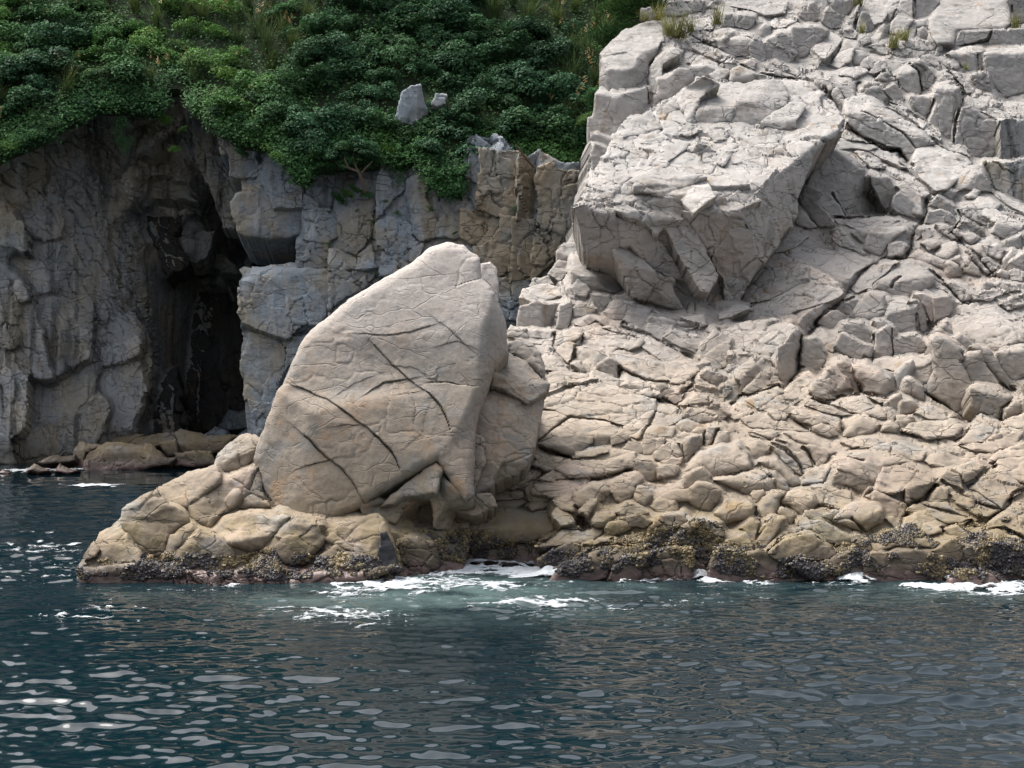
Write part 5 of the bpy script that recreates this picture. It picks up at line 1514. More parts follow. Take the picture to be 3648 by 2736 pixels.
# ------------------------------------------------------------------ labels of the rocks that stand out one by one
NORM.update({'n': (-.10, -.90, .42), 'o': (-.5, -.8, .3)})
G_UP = 'rocks standing out on the upper pale slope'
G_CAP = 'cap rocks on the overhanging block'
G_MID = 'rocks standing out on the middle slope'
G_LOW = 'rocks standing out on the lower shore'
G_TIDE = 'rocks along the tide line'
G_SHELF = 'blocks of the low shelf'
G_BIG = 'rocks leaning on the huge boulder'
G_COL = 'blocks standing out of the columnar cliff'
G_SHOAL = 'low rocks at the foot of the dark cliff'
LAB = {
 'tower_top': ('rock_tower', 'pale flat-topped block with a shaded right side, topmost at the slope\'s left edge', 'rock', G_UP),
 'tower_base': ('rock_tower', 'pale stepped block carrying the flat-topped block at the left edge of the slope', 'rock', G_UP),
 'ochre_block': ('angular_boulder', 'upright block with two rusty orange streaks, right of the flat-topped tower', 'rock', G_UP),
 'round_boulder': ('rounded_boulder', 'single smooth round grey boulder just above the cap rocks', 'boulder', G_UP),
 'cap_wedge': ('cap_rock', 'sloping pale wedge with a dark right end, leftmost of the large cap rocks', 'rock', G_CAP),
 'cap_block': ('cap_rock', 'flat pale block with a shaded front face, between the wedge and the slab', 'rock', G_CAP),
 'cap_slab': ('cap_rock', 'broad smooth slab with a dark triangular notch at its lower left', 'rock', G_CAP),
 'cap_plate': ('cap_rock', 'thin tilted plate with a dark front edge, rightmost of the cap rocks', 'rock', G_CAP),
 'arched_ridge': ('ridge_rock', 'long arched ridge of cracked pale rock curving down right behind the overhanging block', 'rock', G_UP),
 'round_slab': ('rounded_slab', 'smooth pinkish slab below the lower end of the arched ridge', 'rock', G_UP),
 'ribbed_pillar': ('rock_pillar', 'tall ribbed grey pillar right of the arched ridge', 'rock', G_UP),
 'grey_panel': ('panel_rock', 'smooth dark grey upright panel beside the tall ribbed pillar', 'rock', G_UP),
 'ochre_column': ('rock_column', 'large block with vertical ochre stains at the right edge of the photo', 'rock', G_UP),
 'stained_block': ('square_block', 'low square block lying on the ochre stained block at the right edge', 'rock', G_UP),
 'twin_block': ('square_block', 'block split by a vertical crack, left of the ochre stained block', 'rock', G_UP),
 'great_slab': ('great_slab', 'largest smooth pale slab at the top right of the slope', 'rock', G_UP),
 'tilted_post': ('tilted_post', 'small tilted rectangular post of rock left of the largest smooth slab', 'rock', G_UP),
 'pyramid_stone': ('pyramid_stone', 'pointed pyramid shaped stone near the top with grass at its foot', 'rock', G_UP),
 'leaning_stone': ('leaning_stone', 'leaning rectangular stone right of the pointed pyramid stone', 'rock', G_UP),
 'fang_stone': ('fang_stone', 'fang shaped upright stone near the top edge above the cracked ledges', 'rock', G_UP),
 'gravelly_boulder': ('rounded_boulder', 'small rough round boulder in the middle of the cracked upper ledges', 'boulder', G_UP),
 'square_nose': ('square_block', 'square nosed block with a dark right corner left of the ribbed knobs', 'rock', G_UP),
 'perched': ('overhanging_block', 'huge pale block with a cracked overhanging front and dark underside, midway up the slope', 'rock', None),
 'resting_slab': ('resting_slab', 'slab with a shaded front tucked under the left end of the overhanging block', 'rock', G_MID),
 'ochre_cube': ('ochre_block', 'rusty brown square block under the overhanging block', 'rock', G_MID),
 'white_block': ('pale_block', 'small whitish block high at the left edge below the overhang', 'rock', G_MID),
 'pale_cube': ('pale_block', 'pale cube with a dark right side at the left edge of the slope', 'rock', G_MID),
 'leaning_pillar': ('leaning_pillar', 'thin leaning pinkish pillar beside the pale cube', 'rock', G_MID),
 'long_ridge': ('sloping_ridge', 'long cracked pinkish ridge sloping down left below the overhanging block', 'rock', G_MID),
 'pink_block': ('faceted_block', 'big pinkish faceted block right of the overhanging block', 'rock', G_MID),
 'pink_cube': ('pink_block', 'pink flat-topped block in the hollow below the big faceted block', 'rock', G_MID),
 'pale_dome': ('pale_dome', 'smooth pale dome with a broad grey front in the centre of the right slope', 'rock', G_MID),
 'square_pillar': ('square_pillar', 'stout square pillar with a smooth shaded front below the pale dome', 'rock', G_MID),
 'twin_pillar': ('square_pillar', 'short squared block right of the stout square pillar', 'rock', G_MID),
 'striped_hump': ('striped_hump', 'hump with fine upright cracks beside the dark recess at the right edge', 'rock', G_MID),
 'fissured_dome': ('fissured_dome', 'small dome with two diagonal fissures among the cobbly cracks', 'rock', G_MID),
 'tan_hump': ('rounded_hump', 'broad smooth hump at the right edge below the cobbly cracks', 'rock', G_MID),
 'tall_face': ('tall_rock', 'tall smooth brownish rock face narrowing to a knobbly top, right part of the slope', 'rock', G_MID),
 'grey_dome': ('grey_dome', 'large grey dome with thin cracks behind the tall brownish face', 'rock', G_MID),
 'square_shoulder': ('square_block', 'square shouldered block at the right edge beside the large grey dome', 'rock', G_MID),
 'tilted_block': ('layered_boulder', 'tilted boulder with thin parallel layers under the smooth rock panels', 'boulder', G_LOW),
 'leaning_plate': ('leaning_plate', 'upright triangular plate leaning between the layered boulder and the log shaped block', 'rock', G_LOW),
 'log_block': ('long_boulder', 'log shaped boulder lying with its dark blunt end to the right', 'boulder', G_LOW),
 'tan_slab': ('smooth_slab', 'broad flat tan slab below the tall brownish face', 'rock', G_LOW),
 'pink_ledge': ('pink_ledge', 'flat pinkish ledge beside the top right of the huge boulder', 'rock', G_LOW),
 'pale_slab': ('pale_slab', 'broad pale sloping slab with a straight upper left edge below the overhang', 'rock', G_LOW),
 'brown_slab': ('brown_slab', 'brownish slab below the long dark diagonal crack', 'rock', G_LOW),
 'split_slab': ('split_slab', 'smooth slab below the straight diagonal crack right of the huge boulder', 'rock', G_LOW),
 'ribbed_fan': ('ribbed_rock', 'fan of thin curved dark ribs in the middle of the lower shore', 'rock', G_LOW),
 'long_slab': ('long_slab', 'longest smooth slab with a greenish shaded front just above the foaming cove', 'rock', G_TIDE),
 'pale_tongue': ('pale_slab', 'pale tongue of rock right of the longest smooth slab, above the mussels', 'rock', G_TIDE),
 'wedge_slab': ('wedge_slab', 'wedge shaped slab with mussels, running into the water right of the foam', 'rock', G_TIDE),
 'knob_boulder': ('rounded_boulder', 'round boulder beside the dark hole above the pale tongue of rock', 'boulder', G_TIDE),
 'foot_wedge': ('wedge_rock', 'upright greenish brown rock with a black tar stain at the foot of the huge boulder', 'rock', G_BIG),
 'foot_point': ('pointed_rock', 'pointed rock with a yellow patch leaning on the foot of the huge boulder', 'rock', G_BIG),
 'low_stone': ('low_stone', 'low brown stone just showing in the white foam', 'rock', G_TIDE),
 'round_dome': ('rounded_dome', 'rounded dome like a loaf in the middle of the lower shore', 'rock', G_TIDE),
 'mossy_dome': ('mossy_boulder', 'rounded boulder with a green mossy right side above the weedy hollow', 'boulder', G_TIDE),
 'left_loaf': ('rounded_boulder', 'left of two rounded boulders parted by a crack above the tilted slab', 'boulder', G_TIDE),
 'right_loaf': ('rounded_boulder', 'right of two rounded boulders parted by a crack above the tilted slab', 'boulder', G_TIDE),
 'big_shoulder': ('shoulder_rock', 'broad shoulder of rock with a steep pale front in the lower right', 'rock', G_TIDE),
 'split_block': ('wedge_block', 'wedge shaped block ending in a straight brown right edge, lower right', 'rock', G_TIDE),
 'square_loaf': ('flat_boulder', 'flat-topped boulder with a brown front below the wedge shaped block', 'boulder', G_TIDE),
 'tilted_slab': ('tilted_slab', 'big triangular slab tilted to the water with a thin horizontal crack', 'rock', G_TIDE),
 'stepped_slab': ('pale_slab', 'pale cracked slab right above the thickest mussel bed', 'rock', G_TIDE),
 'corner_slab': ('corner_slab', 'slab with a curved dark crack at the right edge above the mussels', 'rock', G_TIDE),
 'wet_rock': ('wet_rock', 'wet dark rock in the white wash at the bottom right', 'rock', G_TIDE),
 'tip_block': ('shelf_rock', 'lowest block at the left tip of the shelf', 'rock', G_SHELF),
 'shelf_block': ('shelf_rock', 'big tan block with a rounded shoulder near the left end of the shelf', 'rock', G_SHELF),
 'perched_stone': ('perched_stone', 'bright cracked stone perched on the shelf beside the huge boulder', 'boulder', G_SHELF),
 'smooth_hump': ('shelf_rock', 'smooth hump with a shaded right flank in the middle of the shelf', 'rock', G_SHELF),
 'right_hump': ('shelf_rock', 'knobbly hump right of the deep cleft in the shelf', 'rock', G_SHELF),
 'end_block': ('shelf_rock', 'block with black tar stains at the right end of the shelf', 'rock', G_SHELF),
 'great_boulder': ('huge_boulder', 'huge rounded tan boulder with long curved cracks standing on the shelf', 'boulder', None),
 'boulder_back': ('knob_rock', 'narrow knob behind the top right of the huge boulder', 'rock', G_BIG),
 'side_block': ('side_block', 'angular block with a flat step leaning on the right side of the huge boulder', 'rock', G_BIG),
 'side_cap': ('side_block', 'jutting block with a dark underside on top of the angular side block', 'rock', G_BIG),
 'rear_knob': ('rear_boulder', 'greyish rounded boulder behind the jutting side block', 'boulder', G_BIG),
 'orange_panel': ('orange_panel', 'orange stained panel low in the columnar cliff', 'rock', G_COL),
 'broad_column': ('rock_column', 'broadest smooth column of the cliff beside the pale slope', 'rock', G_COL),
 'hanging_block': ('hanging_block', 'grey block hanging over the small square cave', 'rock', G_COL),
 'fluted_column': ('rock_column', 'cream fluted column above the hanging grey block', 'rock', G_COL),
 'light_block': ('light_block', 'big light grey block below the small square cave', 'rock', G_COL),
 'shoal_front': ('shoal_rock', 'broad olive rock nearest the water in front of the dark cliff', 'rock', G_SHOAL),
 'shoal_left': ('shoal_rock', 'dark angular rock at the left end of the low rocks', 'rock', G_SHOAL),
 'shoal_long': ('shoal_rock', 'long flat tan rock at the right of the low rocks', 'rock', G_SHOAL),
 'shoal_back': ('shoal_rock', 'small rounded rock behind the broad olive rock', 'rock', G_SHOAL),
 'shoal_stack': ('shoal_rock', 'stack of thin broken slabs behind the broad olive rock', 'rock', G_SHOAL),
 'shoal_panel': ('shoal_rock', 'upright slab left of the long flat tan rock', 'rock', G_SHOAL),
 'shoal_skirt': ('shoal_rock', 'low broken rocks at the waterline under the long flat tan rock', 'rock', G_SHOAL),
 'grey_cobble': ('grey_boulder', 'round blue grey boulder at the mouth of the cave', 'boulder', G_SHOAL),
 'grey_cobble_pair': ('grey_boulder', 'dark grey boulder against the huge boulder at the mouth of the cave', 'boulder', G_SHOAL),
 'cave_stone': ('dark_boulder', 'tall dark boulder inside the mouth of the cave', 'boulder', G_SHOAL),
 'yellow_ledge': ('shoal_rock', 'thin yellowish ledge at the waterline under the dark cliff', 'rock', G_SHOAL),
 'pink_stone': ('shoal_rock', 'small pink stone awash left of the low rocks', 'rock', G_SHOAL),
 'red_stone': ('shoal_rock', 'small dark red stone awash beside the broad olive rock', 'rock', G_SHOAL),
 'small_stone': ('shoal_rock', 'tiny stone awash at the left edge of the photo', 'rock', G_SHOAL),
}

# ------------------------------------------------------------------ the ground sheets behind the traced rocks
def sheet(name, faces, surf, **kw):
    sp = dict(DEF); sp.update(dict(name=name, faces=faces, surf=surf, seed=kw.pop('seed', 900), origin=False, back=np.array([0, 1.0, -.05]), shrink=0.0))
    sp.update(kw)
    return sp

FOOT = [(-320, 545), (0, 530), (130, 480), (250, 400), (350, 350), (560, 365), (620, 285), (650, 285), (700, 370), (780, 430), (860, 470), (960, 490), (1080, 620), (1120, 560), (1200, 550), (1330, 555),
        (1480, 550), (1540, 630), (1640, 660), (1668, 505), (1790, 515), (1870, 585), (1920, 555), (2000, 600), (2120, 610), (2380, 560)]
FX, FY = [p[0] for p in FOOT], [p[1] for p in FOOT]
rim_l = [(x, y - 22) for x, y in FOOT if x <= 860]
rim_r = [(x, y - 22) for x, y in FOOT if x >= 860]
SHEETS = [
    sheet('rocky_slope', [('s', [(2340, -200), (2335, 60), (2250, 160), (2170, 330), (2110, 500), (2085, 640), (2062, 760), (1990, 1010), (1830, 1180), (1815, 1260), (3950, 1260), (3950, -200)])],
          'slope', proud=-.15, step=.048, frac=1.0, cell=.62, thick=8, jit=.12, mat='shore', seed=901),
    sheet('rocky_crest', [('s', [(2500, -1700), (2338, -150), (3950, -150), (3950, -1700)])], 'slope', proud=-.3, step=.30, frac=1.0, cell=2.0, thick=2, jit=.2, mat='shore', seed=908, rough=6.0),
    sheet('rocky_shore', [('s', [(1830, 1190), (1700, 1240), (1250, 1500), (1250, 1800), (1330, 1850), (1350, 2230), (3950, 2230), (3950, 1180)])],
          'slope', proud=-.13, step=.036, frac=.85, cell=.6, thick=4, jit=.10, mat='shore', seed=902),
    sheet('shore_shelf', [('s', [(284, 2030), (330, 1960), (440, 1840), (560, 1750), (700, 1690), (780, 1650), (880, 1600), (1250, 1650), (1480, 1750), (1640, 1790), (1665, 1900), (1650, 2060), (1500, 2100), (1300, 2110), (1190, 2160), (300, 2150)])],
          'shelf', proud=-.14, step=.036, frac=.6, cell=.5, thick=3, jit=.08, mat='shore', seed=903),
    sheet('column_cliff', [('s', rim_r + [(2380, 1720), (900, 1720), (860, 1300), (860, 958), (1055, 958), (1055, 828), (860, 828)])],
          'columns', proud=-.2, step=.07, frac=.8, cell=.8, ang=88, asp=2.2, thick=14, mat='cliff', seed=904),
    sheet('cliff', [('s', rim_l + [(880, 1100), (880, 1740), (-320, 1740)])],
          'left', proud=-.05, step=.055, frac=1.15, cell=.5, ang=64, asp=3.6, thick=10, mat='leftcliff', seed=905, rough=1.0),
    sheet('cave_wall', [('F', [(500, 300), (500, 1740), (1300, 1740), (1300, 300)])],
          'left', proud=-6, step=.12, frac=1.0, cell=.9, ang=75, asp=2.5, thick=.5, mat='dark', seed=906, w=.3),  # near-black back sheet, cave darkness partly put into its colour
]
for s_ in SHEETS: s_['grow'] = 0
HILL = sheet('hillside', [((0, -.74, .67), [(-420, 575)] + [(x, y + 28) for x, y in FOOT if -320 < x <= 860] + [(860, -1350), (-420, -1350)]),
                          ((.05, -.74, .67), [(x, y + 28) for x, y in FOOT if x >= 860] + [(2500, 588), (2500, -1350), (860, -1350)])],
             'columns', proud=0, step=.28, frac=.25, cell=1.6, thick=1.0, mat='soil', seed=907, w=.05, rough=4.0, jit=.1, blur=1.2, grow=0)
HILL['t_hint'] = True

def mixed_hill_t(x, y):
    return np.interp(x, [-300, 0, 300, 560, 700, 780, 880, 2300], [70.8, 71.4, 72.4, 73.8, 74.8, 73.4, 68.3, 65.1])
SURF['hillfoot'] = mixed_hill_t
HILL['surf'] = 'hillfoot'

GROUPS = [
    (parse(PERCHED, seed0=120, step=.034), 'perched'),
    (parse(UPPER, seed0=0, step=.040), 'rocky_slope'),
    (parse(MIDDLE, seed0=140, step=.036), 'rocky_slope'),
    (parse(LOWER, seed0=260, step=.032), 'rocky_shore'),
    (parse(TIDE, seed0=380, step=.028), 'rocky_shore'),
    (parse(SHELF, seed0=470, step=.026, cell=.6, bev=.14), 'shore_shelf'),
    (parse(BOULDER, seed0=500, step=.028), 'shore_shelf'),
    (parse(COLUMNS, seed0=520, step=.055, mat='cliff', frac=.5, cell=.9, bev=.06, jit=.06, thick=1.6, ang=85, asp=2), 'column_cliff'),
    (parse(LEFTWALL, seed0=570, step=.055, mat='leftcliff', cell=.8, bev=.12, jit=.12, thick=1.6), 'cliff'),
    (parse(SHOAL, seed0=600, step=.045, mat='shore', surf='shoal', bev=.12, thick=1.2), None),
]
CR = {  # long cracks of the huge boulder
    'great_boulder': [([(810, 650), (870, 720), (980, 820), (1100, 910), (1160, 980), (1215, 1100)], 0.0174, 0.090),
                      ([(410, 880), (540, 930), (700, 1050), (830, 1140), (900, 1220), (945, 1310)], 0.0223, 0.123),
                      ([(430, 1140), (540, 1240), (640, 1320), (720, 1430), (765, 1500)], 0.0248, 0.134),
                      ([(730, 590), (870, 597), (1000, 575), (1100, 540)], 0.0198, 0.045),
                      ([(1345, 870), (1230, 850), (1100, 852)], 0.0174, 0.067),
                      ([(770, 905), (860, 845), (985, 827)], 0.0198, 0.067),
                      ([(1150, 520), (1220, 570), (1320, 665)], 0.0149, 0.056),
                      ([(1185, 640), (1250, 620), (1320, 655)], 0.0149, 0.039),
                      ([(440, 1300), (500, 1275), (560, 1262)], 0.0149, 0.056),
                      ([(620, 1085), (715, 1078)], 0.0149, 0.045),
                      ([(190, 1340), (205, 1430), (245, 1480)], 0.0198, 0.090),
                      ([(950, 915), (1040, 895)], 0.0124, 0.039),
                      ([(1370, 290), (1300, 310), (1240, 330)], 0.0149, 0.045),
                      ([(580, 930), (700, 850), (800, 810)], 0.0099, 0.028),
                      ([(980, 1190), (1060, 1120), (1080, 1020), (1110, 930)], 0.0090, 0.022)],
}
ox, oy, sc = VIEWS['M']
for k, lst in CR.items():
    CR[k] = [([(ox + x * sc, oy + y * sc) for x, y in p], w, d) for p, w, d in lst]

blocks = []
for g, par in GROUPS:
    for s in g:
        s['pname'] = par
        if par in ('rocky_slope', 'rocky_shore') and s['surf'] == 'slope':
            if s['frac'] < .75: s['frac'] *= .62
            if s['proud'] == DEF['proud']: s['proud'] += float(RNG.uniform(-.04, .20))
        if s.get('key') in CR:
            s['cracks'] = CR[s['key']]
        if build_base(s) is not None:
            blocks.append(s)
for names, base, mem, box in ((('rocky_slope', 'rocky_shore'), 'slope', ('rocky_slope', 'rocky_shore'), (1200, 3960, -210, 2240)), (('shore_shelf',), 'shelf', ('shore_shelf',), (200, 1720, 1550, 2200)),
                              (('column_cliff',), 'columns', ('column_cliff',), (800, 2400, 300, 1740)), (('cliff',), 'left', ('cliff',), (-330, 900, 240, 1750))):
    sel = [s for s in blocks if s['pname'] in mem and s['surf'] == base]
    SURF['hug_' + base], fm = hug_map(sel, SURF[base], *box)
    for sh in SHEETS:
        if sh['name'] in names:
            sh['surf'] = 'hug_' + base
            sh['fmul'] = fm
ALL = [s for s in list(SHEETS) + [HILL] if build_base(s) is not None] + blocks
displace(ALL)
PARENT = {}
for s in ALL:
    key = s.get('key')
    if key:
        nm, lab, cat, grp = LAB[key]
        s['name'] = nm
        s['parent'] = None
    elif s.get('pname'):
        s['parent'] = PARENT[s['pname']]
        if s['pname'] == 'perched': s['name'] = 'split_slab'
    o = finish(s, MAT)
    s['obj'] = o
    if key:
        tag(o, lab, cat, grp)
        PARENT[key] = o
    elif not s.get('pname') and s in SHEETS + [HILL]:
        tag(o, kind='structure')
        PARENT[s['name']] = o
# ------------------------------------------------------------------ sea
def wave_set():
    r = np.random.default_rng(21)
    W = []
    for i in range(96):
        lam = .20 * (2.4 / .20) ** (i / 95.0)
        th = math.radians(95 + r.normal(0, 36))
        k = 2 * math.pi / lam
        slope = .0245 * (1.3 if lam < .75 else (.9 if lam < 1.3 else .55))
        W.append((k * math.cos(th), k * math.sin(th), slope / k, r.uniform(0, 2 * math.pi), math.cos(th), math.sin(th)))
    return W
WAVES = wave_set()

def wave(x, y):
    z = np.zeros_like(x); dx = np.zeros_like(x); dy = np.zeros_like(x)
    gust = .80 + .45 * noise3(np.stack([x * .16, y * .22, np.zeros_like(x)], 1), 77)
    for kx, ky, a, ph, cx, cy in WAVES:
        p = kx * x + ky * y + ph
        z += a * np.sin(p)
        c = a * np.cos(p) * .75
        dx += cx * c; dy += cy * c
    far = np.interp(y, [30, 45], [1.0, .8])
    calm = gust * far
    return x + dx * calm, y + dy * calm, z * calm

def project(P):
    d = P - CAM
    c, s = math.cos(PITCH), math.sin(PITCH)
    f = d[:, 1] * c - d[:, 2] * s
    u = d[:, 1] * s + d[:, 2] * c
    return 1824 + FPX * d[:, 0] / f, 1368 - FPX * u / f

# where white water lies: centre and size measured on the photograph, weight
FOAM = [(1600, 2030, 190, 30, 1.2), (1850, 2035, 150, 30, 1.15), (1420, 2085, 260, 36, 1.15), (1230, 2115, 160, 16, .75), (1760, 2090, 160, 25, .85),
        (1700, 2010, 150, 14, 1.2), (1960, 2045, 60, 26, 1.2), (2320, 2066, 130, 9, 1.0), (2490, 2052, 60, 16, 1.5), (2550, 2072, 80, 10, 1.0), (2700, 2080, 70, 8, .9),
        (3050, 2062, 90, 24, 1.55), (2960, 2078, 120, 12, 1.0), (3280, 2090, 120, 12, 1.1), (3420, 2095, 130, 16, 1.2), (3560, 2100, 140, 26, 1.35), (3380, 2062, 40, 16, 1.0),
        (2150, 2076, 200, 7, .75), (130, 1677, 90, 9, 1.1), (250, 1673, 60, 6, .7), (640, 1652, 90, 8, .9), (340, 1730, 130, 7, .85),
        (120, 1950, 200, 60, .46), (200, 2040, 260, 50, .44), (560, 2105, 330, 10, .5), (820, 2090, 60, 10, .8), (1250, 2190, 420, 45, .60), (1900, 2150, 420, 30, .60),
        (330, 2180, 330, 60, .40), (2500, 2140, 500, 30, .45)]
def foam_amount(u, v):
    m = np.zeros_like(u)
    for cx, cy, rx, ry, w in FOAM:
        e = ((u - cx) / rx) ** 2 + ((v - cy) / ry) ** 2
        m = np.maximum(m, w * np.exp(-e * .9))
    return m

def water_mesh():
    ys = np.concatenate([np.arange(15.0, 24, .035), np.arange(24, 38.5, .042), np.arange(38.5, 58, .16), np.arange(58, 90, .5)])
    a = np.concatenate([np.linspace(-1.1, -.40, 50)[:-1], np.linspace(-.40, .40, 760), np.linspace(.40, 1.1, 50)[1:]])
    A, Y = np.meshgrid(a, ys)
    X = A * Y
    x, y, z = wave(X.ravel(), Y.ravel())
    V = np.stack([x, y, z], 1)
    ny, nx = X.shape
    I = np.arange(nx * ny).reshape(ny, nx)
    Q = np.stack([I[:-1, :-1], I[:-1, 1:], I[1:, 1:], I[1:, :-1]], -1).reshape(-1, 4)
    # plain outer sea
    n0 = len(V)
    far = np.array([[-400, -300, -.5], [400, -300, -.5], [400, 300, -.5], [-400, 300, -.5]], float)
    V2 = np.concatenate([V, far])
    Q2 = np.concatenate([Q, np.array([[n0, n0 + 1, n0 + 2, n0 + 3]])])
    me = make_mesh("sea", V2, Q2)
    u, v = project(V)
    t = np.zeros(len(V2), np.float32)
    m = np.zeros(len(V))
    for cx, cy, rx, ry, w in [(1650, 2080, 480, 110, .85), (1250, 2140, 420, 60, .5), (2500, 2090, 700, 40, .35), (3300, 2110, 420, 45, .4), (700, 2110, 500, 40, .12), (1950, 2160, 900, 70, .22)]:
        e = ((u - cx) / rx) ** 2 + ((v - cy) / ry) ** 2
        m = np.maximum(m, w * np.exp(-e * 1.2))
    m *= .65 + .5 * fbm(np.stack([V[:, 0] * .8, V[:, 1] * 1.6, V[:, 2] * 0], 1), 3, 61)
    t[:n0] = np.clip(m, 0, 1)
    at_ = me.attributes.new("turbid", 'FLOAT', 'POINT')
    at_.data.foreach_set("value", t)
    o = link("sea", me, MAT['water'])
    tag(o, kind='structure')

def foam_mesh():
    ys = np.arange(23.5, 40.0, .022)
    xs = np.arange(-13, 14.5, .024)
    X, Y = np.meshgrid(xs, ys)
    ny, nx = X.shape
    X, Y = X.ravel(), Y.ravel()
    u, v = project(np.stack([X, Y, np.zeros_like(X)], 1))
    m = foam_amount(u, v)
    cand = m > .22
    out = np.full(len(X), -1.0)
    q = np.stack([X[cand] * 1.3, Y[cand] * 2.1, np.zeros(cand.sum())], 1)
    w = np.stack([noise3(q * 1.3, 81), noise3(q * 1.3, 82), np.zeros(len(q))], 1)
    q = q + w * .45
    lace = 1 - np.abs(fbm(q * 1.5, 4, 83, .6)) * 2.0
    blob = fbm(q * .9, 3, 84)
    grain = fbm(q * 7, 3, 85)
    out[cand] = m[cand] * 1.12 - (.86 - .46 * lace - .22 * blob - .24 * grain)
    keep = out > 0
    x, y, z = wave(X, Y)
    rise = np.clip(out, 0, 1)
    nz = fbm(np.stack([X * 6, Y * 6, X * 0], 1)[keep], 3, 86)
    zz = z + .012
    zz[keep] += rise[keep] * .05 + .022 * nz * np.clip(rise[keep] * 4, 0, 1)
    for cx, cy, rx, ry, h in [(3060, 2050, 75, 22, .20), (2490, 2050, 34, 18, .14), (3400, 2066, 40, 14, .12), (3570, 2088, 120, 20, .08), (1750, 2015, 160, 14, .10), (1960, 2040, 45, 20, .10)]:
        e = ((u - cx) / rx) ** 2 + ((v - cy) / ry) ** 2
        zz += h * np.exp(-e) * (.7 + .5 * noise3(np.stack([X * 5, Y * 5, X * 0], 1), 87))
    V = np.stack([x, y, zz], 1)
    I = np.arange(nx * ny).reshape(ny, nx)
    Q = np.stack([I[:-1, :-1], I[:-1, 1:], I[1:, 1:], I[1:, :-1]], -1).reshape(-1, 4)
    Q = Q[keep[Q].sum(1) >= 3]
    us = np.unique(Q); rm = np.full(nx * ny, -1); rm[us] = np.arange(len(us))
    me = make_mesh("sea_foam", V[us], rm[Q])
    ca = me.attributes.new("cover", 'FLOAT', 'POINT'); ca.data.foreach_set("value", np.clip(out[us], 0, 1).astype(np.float32))
    o = link("sea_foam", me, MAT['foam'])
    tag(o, 'white foam washing round the foot of the rocks', None, None, 'stuff')
    # far foam in the cove
    ys = np.arange(40.0, 72, .06); xs = np.arange(-22, -4, .05)
    X, Y = np.meshgrid(xs, ys); ny, nx = X.shape; X, Y = X.ravel(), Y.ravel()
    u, v = project(np.stack([X, Y, np.zeros_like(X)], 1))
    m = foam_amount(u, v)
    q = np.stack([X * .8, Y * .5, X * 0], 1)
    out = m - (.62 - .30 * (1 - np.abs(fbm(q * 1.5, 4, 88, .6)) * 2) - .3 * fbm(q * 4, 3, 89))
    keep = (out > 0) & (m > .2)
    x, y, z = wave(X, Y)
    V = np.stack([x, y, z + .03], 1)
    I = np.arange(nx * ny).reshape(ny, nx)
    Q = np.stack([I[:-1, :-1], I[:-1, 1:], I[1:, 1:], I[1:, :-1]], -1).reshape(-1, 4)
    Q = Q[keep[Q].sum(1) >= 3]
    if len(Q):
        us = np.unique(Q); rm = np.full(nx * ny, -1); rm[us] = np.arange(len(us))
        me = make_mesh("sea_foam", V[us], rm[Q])
        ca = me.attributes.new("cover", 'FLOAT', 'POINT'); ca.data.foreach_set("value", np.clip(out[us] * 1.5, 0, 1).astype(np.float32))
        o = link("sea_foam", me, MAT['foam'])
        tag(o, 'thin foam drifting in the dark cove', None, None, 'stuff')

water_mesh()
foam_mesh()

# ------------------------------------------------------------------ mussels and barnacles along the tide line
def ico():
    t = (1 + 5 ** .5) / 2
    v = np.array([(-1, t, 0), (1, t, 0), (-1, -t, 0), (1, -t, 0), (0, -1, t), (0, 1, t), (0, -1, -t), (0, 1, -t), (t, 0, -1), (t, 0, 1), (-t, 0, -1), (-t, 0, 1)], float)
    v /= np.linalg.norm(v[0])
    f = np.array([(0, 11, 5), (0, 5, 1), (0, 1, 7), (0, 7, 10), (0, 10, 11), (1, 5, 9), (5, 11, 4), (11, 10, 2), (10, 7, 6), (7, 1, 8), (3, 9, 4), (3, 4, 2), (3, 2, 6), (3, 6, 8), (3, 8, 9), (4, 9, 5), (2, 4, 11), (6, 2, 10), (8, 6, 7), (9, 8, 1)])
    return v, f

